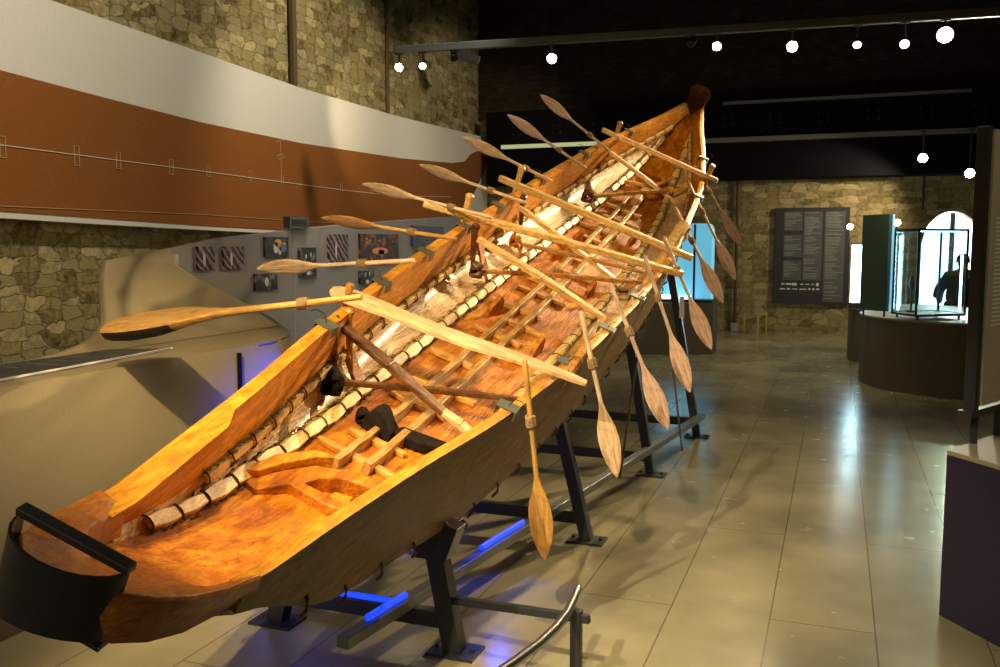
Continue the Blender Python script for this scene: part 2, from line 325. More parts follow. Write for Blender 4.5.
mb.build('drawing_lines', ['bannerline', 'bannerline2'], bn)

# ------------------------------------------------------------------ grey photo panel, counter and cove
pp = empty('display_wall', 'long grey curved-top display wall holding small photographs', 'display wall', loc=(-3.97, 7, 0))
tp = [(4.1, 1.46), (4.57, 1.565), (5.17, 1.65), (5.7, 1.69), (6.28, 1.74), (7.23, 1.8), (8.27, 1.86), (9.9, 1.95), (10.6, 1.97)]
def panel_piece(name, y0, y1):
    m = MB(); pts = [(y0, interp(tp, y0))]+[p for p in tp if y0 < p[0] < y1]+[(y1, interp(tp, y1))]
    m.prism([(0, y0-7, 0)]+[(0, y-7, z) for y, z in pts]+[(0, y1-7, 0)], (-.06, 0, 0)); m.build(name, 'greypanel', pp, bevel=.004)
panel_piece('board', 4.1, 6.02); panel_piece('board', 6.03, 8.4); panel_piece('board', 8.41, 10.6)
photos = [((4.57, 4.69, 1.47, 1.54), 'pale', 'small pale photo, leftmost on the grey panel'),
 ((4.88, 5.05, 1.43, 1.59), 'plank', 'upright reddish photo of timbers, first from the left after the pale one'),
 ((5.15, 5.37, 1.43, 1.59), 'plank', 'square purple-brown photo of planks, between reddish upright photo and the worker photo'),
 ((5.63, 5.93, 1.51, 1.66), 'work', 'photo with yellow and blue figures bending, on the grey panel'),
 ((6.08, 6.32, 1.35, 1.58), 'dark', 'tall dark photo with pale figures behind a paddle blade'),
 ((5.5, 5.77, 1.27, 1.39), 'work2', 'dark photo hung low on the grey panel under a paddle blade'),
 ((6.52, 6.83, 1.45, 1.69), 'plank', 'tall violet photo of boat planks, left of the large fiery photo'),
 ((7.04, 7.78, 1.46, 1.7), 'fire', 'largest photo, orange glow in darkness, on the grey panel'),
 ((7.03, 7.29, 1.26, 1.37), 'dark', 'small dark photo below the large orange photo, beside the boat edge')]
def photo_mat(kind):
    m, nt, b = node_mat('photo print '+kind); N = nt.nodes; L = nt.links
    tc = N.new('ShaderNodeTexCoord')
    b.inputs['Specular IOR Level'].default_value = .2
    if kind == 'plank':
        w_ = N.new('ShaderNodeTexWave'); w_.inputs['Scale'].default_value = 9; w_.inputs['Distortion'].default_value = 5; w_.bands_direction = 'DIAGONAL'; src = w_.outputs['Fac']; cols = [(.012, .005, .008), (.07, .03, .04), (.3, .22, .24)]
    else:
        w_ = N.new('ShaderNodeTexNoise'); w_.inputs['Scale'].default_value = 14; w_.inputs['Detail'].default_value = 4; src = w_.outputs['Fac']
        cols = {'pale': [(.35, .35, .33), (.5, .5, .48), (.7, .7, .68)], 'work': [(.01, .01, .02), (.03, .03, .05), (.1, .12, .25)], 'work2': [(.008, .006, .008), (.04, .02, .025), (.4, .35, .35)],
                'dark': [(.005, .005, .006), (.015, .012, .012), (.3, .27, .24)], 'fire': [(.012, .004, .003), (.06, .015, .006), (.6, .2, .04)]}[kind]
    L.new(tc.outputs['Object'], w_.inputs['Vector'])
    r = N.new('ShaderNodeValToRGB'); r.color_ramp.elements[0].position = .35; r.color_ramp.elements[0].color = (*cols[0], 1); r.color_ramp.elements[1].position = .75; r.color_ramp.elements[1].color = (*cols[2], 1)
    e = r.color_ramp.elements.new(.55); e.color = (*cols[1], 1); L.new(src, r.inputs[0]); L.new(r.outputs[0], b.inputs['Base Color']); b.inputs['Roughness'].default_value = .45
    return m
for k in ('pale', 'plank', 'work', 'work2', 'dark', 'fire'): M['photo_'+k] = photo_mat(k)
M['ph_white'] = plain('photo white', (.75, .73, .68), .5); M['ph_orange'] = plain('photo orange', (.75, .35, .06), .5); M['ph_blue'] = plain('photo blue', (.08, .15, .5), .5); M['ph_red'] = plain('photo glow', (.9, .28, .05), .5)
def blob(m, y, z, ry, rz, mi):
    m.prism([(.0215, y+ry*cos(2*pi*k/9), z+rz*sin(2*pi*k/9)) for k in range(9)], (.0008, 0, 0), mi)
for (y0, y1, z0, z1), kd, lab in photos:
    y, z = (y0+y1)/2, (z0+z1)/2; hw, hh = (y1-y0)/2, (z1-z0)/2
    m = MB(); m.box((0, -hw, -hh), (.02, hw, hh))
    mats = ['photo_'+kd, 'ph_white', 'ph_orange', 'ph_blue', 'ph_red']
    if kd == 'work': blob(m, .01, .03, .05, .03, 2); blob(m, -.02, -.005, .03, .045, 1); blob(m, .07, -.01, .05, .03, 3); blob(m, .09, .02, .025, .015, 2); blob(m, .03, -.03, .02, .03, 1)
    if kd == 'dark': blob(m, 0, -hh*.75, .03, .02, 1); blob(m, -.03, hh*.4, .01, .02, 1); blob(m, .04, hh*.5, .008, .02, 1)
    if kd == 'work2': blob(m, 0, 0, .025, .035, 1); blob(m, .04, -.02, .015, .02, 3)
    if kd == 'fire': blob(m, 0, -.035, .16, .035, 4); blob(m, .02, -.05, .06, .03, 2); [blob(m, random.uniform(-.3, .3), random.uniform(.02, .09), .012, .009, 2) for _ in range(7)]
    if kd == 'plank': blob(m, -hw*.3, -hh*.1, .012, hh*.6, 1)
    tag(m.build('photo_print', mats, loc=(-3.968, y, z)), lab, 'photo', 'photographs on the grey panel')
mb = MB(); mb.box((-.02, -.13, 0), (.04, .13, .09)); mb.box((.04, -.1, .02), (.043, .1, .07), 1)
tag(mb.build('speaker_box', ['black', 'wire'], loc=(-3.97, 6.06, 1.727), bevel=.006), 'small black box sitting on the top edge of the grey panel', 'box')
mb = MB(); mb.box((0, -.37, -.1), (.03, .37, .1), 0)
for k in range(3): mb.box((.03, -.2, -.06+.035*k), (.032, .05+.1*random.random(), -.052+.035*k), 1)
M['navy'] = plain('navy sign', (.02, .03, .1), .5)
tag(mb.build('navy_sign', ['navy', 'faint'], loc=(-3.965, 8.45, 1.69)), 'dark navy board near the right end of the grey panel', 'sign')

UX = lambda u: (-3.12-u, 1.03) if u <= .48 else ((-3.6-.33*sin(min((u-.48)/.59, 1)*pi/2), 1.03+.42*(1-cos(min((u-.48)/.59, 1)*pi/2))) if u < 1.07 else (-3.93, 1.45+(u-1.07)))
lefty = [(.55, 3.08), (.59, 3.37), (.64, 3.6), (.72, 3.8), (.8, 3.92), (.91, 3.98), (1.05, 4.02), (1.13, 4.05)]
righty = [(0, 4.1), (.02, 4.35), (.08, 4.69), (.2, 4.98), (.3, 5.12), (.45, 5.3), (.62, 5.42), (.74, 5.37), (.85, 5.22), (.95, 5.0), (1.04, 4.77), (1.13, 4.59), (1.2, 4.55)]
ct = empty('display_counter', 'long beige counter with a sweeping curved back beside the boat', 'counter', loc=(-3.12, 3, 0))
def cl(x, y, z): return (x+3.12, y-3, z)
mb = MB(); rings = []; ny = 24
for u in [0, .02, .05, .08, .14, .2, .3, .38, .45, .5, .549]:
    x, z = UX(u); rings.append([cl(x, -1.5+(interp(righty, u)+1.5)*k/ny, z) for k in range(ny+1)])
mb.loft(rings, closed=False, caps=False)
rings = []
for i, u in enumerate([.549, .57, .59, .62, .66, .7, .75, .8, .85, .9, .95, 1, 1.04, 1.07, 1.1, 1.13]):
    yl, yr = interp(lefty, max(u, .55)), interp(righty, u); row = []
    for k in range(ny+1):
        uu = u+(.07*(k/ny) if u == 1.13 else 0); x, z = UX(uu); row.append(cl(x, yl+(yr-yl)*k/ny, z))
    rings.append(row)
mb.loft(rings, closed=False, caps=False)
o = mb.build('curved_top', 'beige', ct, smooth=True); sm = o.modifiers.new('s', 'SOLIDIFY'); sm.thickness = .018; sm.offset = -1
# front wall following the counter edge
edge = [(-3.12, -1.5), (-3.12, 4.1)]+[(UX(u)[0], y) for u, y in [(.02, 4.35), (.08, 4.69), (.2, 4.98), (.3, 5.12), (.45, 5.3), (.6, 5.42)]]
mb = MB(); mb.loft([[cl(x-.002, y, 0) for x, y in edge], [cl(x-.002, y, 1.028) for x, y in edge]], closed=False, caps=False)
o = mb.build('front_wall', 'beige', ct, smooth=True); sm = o.modifiers.new('s', 'SOLIDIFY'); sm.thickness = .006; sm.offset = 0
mb = MB(); mb.box(cl(-3.125, 4.16, .02), cl(-3.107, 4.18, 1.0)); mb.build('joint_strip', 'matblack', ct)
mb = MB(); mb.box(cl(-3.62, -1.5, 0), cl(-3.6, 3.0, 1.0)); mb.build('back_wall', 'beige', ct)
mb = MB()
st = [(-3.67, -1.5), (-3.67, 3.1), (-3.69, 3.78), (-3.39, 3.94), (-3.26, 2.76), (-3.16, 1.6), (-3.14, -1.5)]
mb.prism([cl(x, y, 1.036) for x, y in st], (0, 0, .004))
for k in range(34):
    y = -1+k*.135; x1 = -3.62+random.uniform(0, .05)
    ln = random.uniform(.06, .2) if y < 3.2 else .08
    mb.box(cl(x1, y, 1.04), cl(x1+ln, y+.018, 1.0412), 1)
mb.build('graphic_strip', ['graphic', 'faint'], ct)
mb = MB(); mb.loft([[cl(x+.003, y, 1.034) for x, y in [(-3.15, 1.5), (-3.26, 2.76), (-3.395, 3.96)]], [cl(x-.0, y, 1.044) for x, y in [(-3.15, 1.5), (-3.26, 2.76), (-3.395, 3.96)]]], closed=False, caps=False)
mb.build('edge_trim', 'white', ct)

# ------------------------------------------------------------------ the boat
tau, rho = radians(12.95), radians(22.2)
d = Vector((0, cos(tau), sin(tau))); n0 = Vector((1, 0, 0)); m0 = n0.cross(d)
nn = n0*cos(rho)-m0*sin(rho); mm_ = m0*cos(rho)+n0*sin(rho); OB = Vector((-1.611, 4.6, 1.381))
BM = Matrix(((nn.x, d.x, mm_.x, OB.x), (nn.y, d.y, mm_.y, OB.y), (nn.z, d.z, mm_.z, OB.z), (0, 0, 0, 1)))
def W3(v, s, h): return BM @ Vector((v, s, h))
boat = empty('sewn_plank_boat', 'long sewn-plank wooden boat tilted on black steel trestles', 'boat', mat=BM)
W = [(-2.95, .235), (-2.8, .25), (-2.5, .285), (-2, .35), (-1.5, .43), (-1, .49), (-.5, .54), (0, .57), (.5, .595), (1, .605), (1.5, .61), (2, .59), (2.5, .565), (3, .53), (3.5, .47), (4, .36), (4.5, .22), (4.97, .1)]
HG = [(-2.95, .15), (-2.8, .115), (-2.5, .1), (-2, .07), (-1.5, .04), (-1, .02), (0, 0), (1, 0), (1.5, .02), (2, .06), (2.5, .1), (3, .15), (3.5, .21), (4, .31), (4.5, .43), (4.97, .56)]
H1 = [(-2.95, .07), (-2.7, -.02), (-2.4, -.09), (-1.9, -.16), (-1.4, -.2), (-.5, -.235), (1, -.24), (2, -.2), (3, -.11), (3.5, -.02), (4, .12), (4.5, .29), (4.97, .48)]
W2 = [(-3.25, .1), (-3.0, .15), (-2.6, .2), (-2.2, .23), (-1.6, .26), (-1, .28), (0, .3), (1, .31), (2, .3), (3, .26), (4, .17), (4.5, .12), (4.97, .09)]
HF = [(-3.25, .29), (-3.1, .185), (-3.0, .115), (-2.9, .045), (-2.8, -.02), (-2.5, -.155), (-2.2, -.235), (-1.8, -.31), (-1.4, -.35), (-1, -.365), (0, -.37), (1, -.36), (2, -.33), (2.5, -.3), (3, -.25), (3.5, -.16), (4, -.03), (4.4, .13), (4.7, .28), (4.97, .46)]
def W1(s): return interp(W, s)-.012-(.03*max(0, s-3.5))
HB = [(-2.92, .075), (-2.7, -.07), (-2.4, -.26), (-2.0, -.345), (-1.6, -.405), (-1.2, -.425), (-.5, -.42), (.2, -.415), (1, -.4), (2, -.35), (3, -.22), (3.5, -.12), (4, .03), (4.5, .21), (4.97, .42)]
SS = frange(-2.885, 4.95, 80)
for sg in (-1, 1):
    rings = []
    for s in SS:
        w_, h, h1, w1 = interp(W, s), interp(HG, s), interp(H1, s), W1(s)
        T = (.05 if s > -2.2 else .085) if sg < 0 else .042
        if s > 4.2: T = min(T, .05-.02*(s-4.2))
        hb = min(interp(HB, s), h1-.008)
        rings.append([(sg*w_, s, h), (sg*(w_-T*.25), s, h+.004), (sg*(w_-T), s, h-.002), (sg*(w1-.032), s, h1+.0), (sg*(w1-.02), s, hb+.01), (sg*(w1+.004), s, hb), (sg*(w1+.014), s, (h+hb)/2)])
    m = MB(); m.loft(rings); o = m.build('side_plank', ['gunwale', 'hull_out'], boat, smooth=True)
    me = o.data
    for p in me.polygons:   # darker outer face, shade below the tilt put into its colour
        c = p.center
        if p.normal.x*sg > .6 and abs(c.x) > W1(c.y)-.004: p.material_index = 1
    # curved lower plank
    rings = []
    for s in frange(-2.88, 4.9, 72):
        h1, w1, w2, hf = interp(H1, s), W1(s)-.03, interp(W2, s), interp(HF, s)
        ins, ous = [], []
        for k in range(8):
            t = k/7; cx, ch = w1-.01, hf+.03
            x = (1-t)**2*w1+2*t*(1-t)*cx+t*t*w2; z = (1-t)**2*h1+2*t*(1-t)*ch+t*t*hf
            ins.append((sg*x, s, z)); ous.append((sg*(x+.026), s, z-.022*t-.004))
        rings.append(ins+ous[::-1])
    m = MB(); m.loft(rings); m.build('curved_plank', 'ile', boat, smooth=True)
    # floor plank
    rings = []
    for s in frange(-3.24, 4.97, 76):
        w2, hf = interp(W2, s)+.012, interp(HF, s)
        rings.append([(0, s, hf+.004), (sg*w2*.5, s, hf), (sg*w2, s, hf+.006), (sg*w2, s, hf-.04), (0, s, hf-.05)])
    m = MB(); m.loft(rings); m.build('bottom_plank', 'floorwood', boat, smooth=True)
# near end block
pl = [(-2.83, .256, .135, .03), (-2.87, .25, .15, .05), (-2.95, .238, .17, .06), (-3.06, .215, .215, .075), (-3.15, .18, .26, .1), (-3.22, .135, .3, .13), (-3.275, .075, .335, .165), (-3.3, 0, .35, .18)]
ol = [(s, -v, a, b_) for s, v, a, b_ in pl]+[(s, v, a, b_) for s, v, a, b_ in reversed(pl[:-1])]
ni = [(.17, -2.82), (.165, -2.87), (.155, -2.93), (.13, -2.96), (.11, -3.02), (.08, -3.06), (.04, -3.08), (0, -3.085)]
NI = [(-a, b) for a, b in ni]+[(a, b) for a, b in reversed(ni[:-1])]
rings = []
for i, (s, v, ht, hb) in enumerate(ol):
    cx, cy = 0, -2.86
    k = .62 if abs(v) > .2 else .55
    iv, is_ = NI[i]; wf = min(1, max(0, (abs(iv)-.07)/.05))*(.85 if iv < 0 else .4); hi = (interp(HF, is_)+.012)*(1-wf)+max(interp(HF, is_)+.012, ht-.012)*wf
    rings.append([(v*1.0, s, (ht+hb)/2+.01), (v, s, ht-.008), (v*.97, s+.008, ht), ((v*.97+iv)/2, (s+is_)/2, (ht+hi)/2+.008), (iv, is_, hi), (iv, is_, hi-.09), (v*.9, s+.02, hb)])
m = MB(); m.loft(rings); m.build('end_block', 'nosewood', boat, smooth=True, bevel=.005)
# far stem board
sec = [(.30, 4.84, .115), (.42, 4.92, .105), (.5, 4.97, .1), (.56, 5.0, .09), (.61, 5.02, .092), (.66, 5.035, .105), (.7, 5.045, .108), (.73, 5.05, .09), (.748, 5.052, .055)]
rings = [[(-w_, s, h), (-w_*.5, s+.025, h), (0, s+.035, h), (w_*.5, s+.025, h), (w_, s, h), (w_*.95, s+.07, h-.01), (0, s+.12, h-.02), (-w_*.95, s+.07, h-.01)] for h, s, w_ in sec]
m = MB(); m.loft(rings); m.build('stem_board', 'stemwood', boat, smooth=True)
# seam laths and their stitches
def lathpath(kind, sg, s):
    if kind == 'up':
        w1, h1 = W1(s)-.034, interp(H1, s); return Vector((sg*(w1-.012), s, h1+.005)), Vector((-sg, 0, .12)).normalized(), Vector((.1*sg, 0, 1)).normalized()
    w2, hf = interp(W2, s), interp(HF, s); return Vector((sg*(w2+.012), s, hf+.028)), Vector((-sg*.55, 0, .8)).normalized(), Vector((sg*.8, 0, .55)).normalized()
stitch0 = {}
for kind, s0, s1, step, wd, th in (('up', -2.36, 4.55, .155, .044, .018), ('low', -2.68, 4.6, .17, .062, .024)):
    for sg in (-1, 1):
        m = MB(); k = 0; s = s0; spots = []
        while s < s1:
            L_ = step*random.uniform(.9, 1.1); a, nrm, wv = lathpath(kind, sg, s+.006); b_, _, _ = lathpath(kind, sg, min(s+L_-.006, s1+.1))
            j = random.uniform(-.005, .005); ww = wd*random.uniform(.85, 1.12)
            ax = (b_-a).normalized(); side = wv
            vs = []
            for c, f in ((a, .75), ((a+b_)/2, 1.05), (b_, .78)):
                for aa, bb in ((-1, 0), (-.8, 1), (.8, 1), (1, 0)): vs.append(c+side*(aa*ww/2*f+j)+nrm*(bb*th))
            m.add(vs, [(0,1,5,4),(1,2,6,5),(2,3,7,6),(4,5,9,8),(5,6,10,9),(6,7,11,10),(0,3,2,1),(8,9,10,11)])
            spots.append((s, a, nrm, wv)); s += L_
        m.build('seam_lath', 'lath', boat, smooth=False, bevel=.003)
        nm = 'upper_stitch' if kind == 'up' else 'lower_stitch'
        for s, a, nrm, wv in spots:
            if nm not in stitch0:
                q = MB(); pts = [(cos(t)*.5, 0, sin(t)*1.0) for t in frange(0, pi, 8)]; q.tube([(x*.062, y, z*.03-.004) for x, y, z in pts], .0034, 5)
                stitch0[nm] = q.build(nm, 'withy', boat, smooth=True); c = stitch0[nm]
            else: c = stitch0[nm].copy(); C.objects.link(c); c.parent = boat
            ax = wv.cross(nrm).normalized()
            c.matrix_local = Matrix(((wv.x, ax.x, nrm.x, a.x), (wv.y, ax.y, nrm.y, a.y), (wv.z, ax.z, nrm.z, a.z), (0, 0, 0, 1)))
        # moss caulking
        q = MB()
        for s in frange(s0, s1-.1, 330):
            a, nrm, wv = lathpath(kind, sg, s)
            for e_ in (-1, 1):
                c = a+wv*(e_*wd*.55+random.uniform(-.006, .006))+nrm*random.uniform(0, .008); r = random.uniform(.003, .009)
                q.add([c+Vector((r,0,0)), c-Vector((r,0,0)), c+Vector((0,r*2.2,0)), c-Vector((0,r*2.2,0)), c+nrm*r*1.6], [(0,2,4),(2,1,4),(1,3,4),(3,0,4),(0,3,1,2)])
        o = q.build('moss_caulking', 'moss', boat); o['kind'] = 'stuff'
# stitch ends sticking out below the side planks
e0 = None
for sg in (1, -1):
    for s in frange(-2.55, 4.3, 32):
        p = Vector((sg*(W1(s)+.0), s, interp(HB, s)+.01))
        if e0 is None:
            q = MB(); q.tube([(-.012, 0, .04), (.016, 0, .02), (.02, .006, -.015), (.006, .012, -.05)], .0065, 6); e0 = q.build('stitch_end', 'withy', boat, smooth=True); c = e0
        else: c = e0.copy(); C.objects.link(c); c.parent = boat
        c.location = p; c.rotation_euler = (random.uniform(-.3, .3), 0, (0 if sg > 0 else pi)+random.uniform(-.5, .5))
# centre rails
for v0, s0, s1, wd in ((-.078, -1.72, 3.35, .034), (.03, -1.66, 3.45, .04)):
    rings = []
    for s in frange(s0, s1, 60):
        hf = interp(HF, s); t = .055+random.uniform(-.004, .004); vv = v0+random.uniform(-.003, .003)
        rings.append([(vv-wd/2, s, hf-.002), (vv+wd/2, s, hf-.002), (vv+wd/2*.85, s, hf+t), (vv-wd/2*.85, s, hf+t)])
    m = MB(); m.loft(rings); m.build('centre_rail', 'rail', boat, bevel=.003)
# transverse timbers through the rails
t0 = None
for i, s in enumerate([-1.6, -1.42, -.98, -.76, -.42, -.12, .06, .3, .52, .86, 1.08, 1.42, 1.7, 1.95, 2.25, 2.5, 2.85, 3.1]):
    if t0 is None:
        q = MB(); q.loft([[(x, -.019*f, -.012), (x, .019*f, -.012), (x, .019*f, .014), (x, -.019*f, .014)] for x, f in ((-.19, .7), (-.12, 1), (0, 1.05), (.12, 1), (.19, .75))]); t0 = q.build('transverse_timber', 'batten', boat, bevel=.003); c = t0
    else: c = t0.copy(); C.objects.link(c); c.parent = boat
    c.location = (-.025+random.choice((-.07, .07, 0))+random.uniform(-.03, .03), s, interp(HF, s)+.016); c.rotation_euler = (0, 0, random.uniform(-.06, .06)); c.scale = (random.uniform(.55, .95), random.uniform(.8, 1.3), 1)
# upright cleats on the floor
def cleat(v, s, hgt, ang, mat='floorwood', L_=.14):
    m = MB(); m.prism([(-L_/2, -.014, -.01), (L_/2, -.014, -.01), (L_/2*.75, -.014, hgt*.8), (L_*.15, -.014, hgt), (-L_*.3, -.014, hgt*.55)], (0, .028, 0))
    o = m.build('cleat', mat, boat, bevel=.004); o.location = (v, s, interp(HF, s)); o.rotation_euler = (0, 0, ang)
cleat(-.17, .33, .13, 1.2); cleat(-.17, 1.62, .15, 1.3); cleat(-.16, 2.1, .11, 1.2); cleat(.2, .05, .12, 1.4); cleat(.2, 1.2, .12, 1.4); cleat(-.19, -.85, .05, 1.4); cleat(.19, 2.5, .1, 1.3)
# hewn yoke near the bow
m = MB()
def pr(poly, h0, h1, mat, name):
    m = MB(); m.prism([(v, s, h0) for s, v in poly], (0, 0, h1-h0)); return m.build(name, mat, boat, bevel=.006)
pr([(-2.1, -.24), (-2.06, -.245), (-1.95, -.215), (-1.83, -.125), (-1.81, -.08), (-1.815, -.045), (-1.86, -.095), (-1.98, -.165), (-2.08, -.205)], -.31, -.195, 'gunwale', 'yoke_top')
pr([(-2.12, -.235), (-1.97, -.155), (-1.87, -.09), (-1.835, -.02), (-1.8, .05), (-1.79, .18), (-1.84, .185), (-1.87, .03), (-1.93, -.04), (-1.99, -.06), (-1.99, .1), (-1.97, .2), (-2.02, .2), (-2.045, .05), (-2.03, -.1), (-2.14, -.17)], -.33, -.225, 'floorwood', 'yoke')
pr([(-1.96, .02), (-1.9, .02), (-1.88, .09), (-1.96, .1)], -.33, -.27, 'gunwale', 'wedge')
# charred crosspiece
pr([(-1.34, -.03), (-1.27, .0), (-1.23, .22), (-1.29, .235), (-1.34, .1)], -.345, -.3, 'burnt', 'charred_crosspiece')
m = MB(); m.loft([[(-.16+.15*t, -1.3-.03*t+dy, hb) for dy, hb in ((-.045, -.345), (.045, -.345), (.04, -.345+.045+.07*sin(pi*min(1, t*1.1))), (-.04, -.345+.045+.07*sin(pi*min(1, t*1.1))))] for t in frange(0, 1, 7)])
m.build('charred_cleat', 'burnt', boat, smooth=True, bevel=.004)
# brown frame boards curving up the inner sides
for s, v, a in ((-.35, .3, .5), (.25, .36, .3), (1.55, .36, .2)):
    m = MB(); m.loft([[(v+t*.17, s-.07, -.33+.22*t**1.4+.02), (v+t*.17, s+.07, -.33+.22*t**1.4+.02), (v+t*.17, s+.07, -.33+.22*t**1.4-.008), (v+t*.17, s-.07, -.33+.22*t**1.4-.008)] for t in frange(0, 1, 6)])
    o = m.build('side_frame', 'brace', boat, bevel=.004, smooth=True)
for s, v in ((-1.05, -.3), (.72, -.33), (1.42, -.34)):
    m = MB(); m.loft([[(v-t*.17, s-.04, -.345+.24*t**1.6+.02), (v-t*.17, s+.04, -.345+.24*t**1.6+.02), (v-t*.17, s+.04, -.345+.24*t**1.6-.01), (v-t*.17, s-.04, -.345+.24*t**1.6-.01)] for t in frange(0, 1, 6)])
    o = m.build('side_frame', 'floorwood', boat, bevel=.004, smooth=True)
# four thwart frames
def board(name, p, q, ws, th, mat, hgt):
    p, q = Vector(p), Vector(q); d_ = (q-p); L_ = d_.length; d_ = d_.normalized(); sd = Vector((-d_.y, d_.x, 0)).normalized(); up = sd.cross(d_)*-1
    rings = []
    for t, w_, bend in ws:
        c = p+d_*L_*t+sd*bend
        rings.append([c-sd*w_/2-up*th*.35, c-sd*w_*.38-up*th*.5, c+sd*w_*.38-up*th*.5, c+sd*w_/2-up*th*.35, c+sd*w_/2+up*th*.35, c+sd*w_*.38+up*th*.5, c-sd*w_*.38+up*th*.5, c-sd*w_/2+up*th*.35])
    m = MB(); m.loft(rings); return m.build(name, mat, boat, smooth=True, bevel=.0)
def stick(name, p, q, w_, h_, mat, up=(0,1,0)):
    m = MB(); p, q = Vector(p), Vector(q); c = (p+q)/2+Vector((0, .004, .006))
    m.bar(p, c, w_*.85, h_*.9, up, w2=w_, h2=h_); m.bar(c, q, w_, h_, up, w2=w_*.8, h2=h_*.85); return m.build(name, mat, boat, bevel=.006)
flat = [(0, .05, 0), (.015, .1, 0), (.05, .135, .0), (.12, .14, 0), (.2, .128, -.002), (.3, .108, -.01), (.42, .112, -.018), (.55, .115, -.016), (.7, .095, .0), (.85, .07, .01), (.95, .06, .006), (1, .03, 0)]
pole = [(0, .028, 0), (.015, .05, 0), (.1, .058, 0), (.3, .055, .006), (.5, .052, .01), (.7, .055, .008), (.9, .05, 0), (.985, .042, 0), (1, .02, 0)]
def peg(name, v, s, h0, h1, r, mat, lean=0, flare=1.3):
    m = MB(); m.tube([(v+lean*(h0-h1), s, h0), (v, s, h1-.05), (v-lean*.0, s, h1-.012), (v, s, h1)], [r*.7, r, r*flare, r*.8], 8); return m.build(name, mat, boat, smooth=True)
board('thwart', (-.56, -1.075, .062), (.63, -.9, .058), flat, .02, 'palewood', 0)
board('thwart', (-.84, .5, .055), (.73, 1.15, .05), pole, .04, 'thwart', 0)
board('thwart', (-.74, 1.57, .075), (.73, 1.5, .07), pole, .042, 'thwart', 0)
board('thwart', (-.57, 3.74, .24), (.58, 3.46, .225), [(t, w_*.85, b_) for t, w_, b_ in pole], .04, 'palewood', 0)
# pegs
peg('peg', -.475, -1.08, -.02, .13, .016, 'brace'); peg('upright', -.43, -1.12, -.26, .04, .018, 'brace', -.25); peg('upright', -.44, -1.22, -.24, .03, .016, 'darkbar', -.2)
peg('peg', -.6, .6, -.03, .19, .022, 'thwart'); peg('upright', -.5, .57, -.24, .04, .022, 'darkbar', -.2)
peg('peg', -.6, 1.56, .0, .22, .022, 'thwart'); peg('upright', -.52, 1.54, -.2, .04, .02, 'darkbar', -.2)
peg('peg', -.43, 3.72, .16, .37, .022, 'brace'); peg('peg', .49, 3.5, .1, .34, .022, 'brace')
# forked wooden crook at the right gunwale
m = MB(); m.tube([(.5, 1.42, -.2), (.545, 1.5, -.02), (.56, 1.6, .12), (.575, 1.72, .2), (.6, 1.82, .17), (.605, 1.82, .11)], [.022, .034, .042, .042, .03, .018], 8); m.build('crook', 'thwart', boat, smooth=True)
m = MB(); m.tube([(.47, -.78, -.12), (.52, -.72, .0), (.53, -.62, .06), (.5, -.5, .09)], [.03, .028, .024, .016], 8); m.build('crook', 'brace', boat, smooth=True)
# diagonal braces and crossbars
stick('diagonal_brace', (-.46, -1.16, -.03), (.13, -1.17, -.215), .062, .03, 'darkbar', (0, 0, 1))['label'] = 'dark brown upper length of the brace'
stick('diagonal_brace', (.12, -1.17, -.212), (.31, -1.17, -.27), .052, .028, 'palewood', (0, 0, 1))['label'] = 'pale lower length of the brace'
stick('diagonal_brace', (-.46, .55, -.04), (.44, .6, -.22), .062, .034, 'thwart', (0, 0, 1))
stick('diagonal_brace', (-.53, 1.52, -.05), (.3, 1.5, -.28), .058, .034, 'thwart', (0, 0, 1))
stick('diagonal_brace', (-.47, 3.6, .12), (.33, 3.6, -.12), .05, .036, 'palewood', (0, 0, 1))
stick('crossbar', (-.37, -1.27, -.25), (.42, -.78, -.19), .03, .026, 'darkbar')
stick('crossbar', (-.4, .54, -.23), (.5, 1.2, -.12), .03, .03, 'brace')
stick('crossbar', (-.44, 1.44, -.28), (.46, 1.54, -.16), .03, .03, 'brace')
stick('crossbar', (-.33, 2.9, -.165), (.34, 3.77, .0), .032, .032, 'batten')
m = MB()
for v, s, h, r, nm, mt in ((-.36, -1.29, -.24, .05, 'binding', 'burnt'), (-.4, .52, -.22, .042, 'binding', 'darkbar'), (-.45, 1.42, -.26, .04, 'binding', 'floorwood'), (-.34, 2.88, -.16, .045, 'binding', 'stemwood'), (-.17, -1.32, -.31, .03, 'binding', 'burnt')):
    m = MB()
    for k in range(5):
        a = (k-2)*.35; m.tube([(v+r*.9*cos(t+a)*.9, s+r*.35*(k-2)*.5+r*.3*sin(t*2), h+r*.9*sin(t)) for t in frange(0, 2*pi, 12)], r*.34, 6)
    m.build(nm, mt, boat, smooth=True)
# bottom end fittings in the far end of the hull
stick('crosspiece', (-.2, 3.62, -.1), (.16, 3.72, -.08), .05, .03, 'batten', (0, 0, 1))
stick('crosspiece', (-.02, 3.5, -.14), (.17, 3.95, .02), .03, .03, 'batten', (0, 0, 1))
m = MB(); m.loft([[(-.04, 3.3, -.2), (.04, 3.3, -.2), (.03, 3.3, -.13), (-.03, 3.3, -.13)], [(-.03, 3.62, -.14), (.03, 3.62, -.14), (.02, 3.62, -.08), (-.02, 3.62, -.08)]]); m.build('cleat', 'batten', boat, bevel=.004)

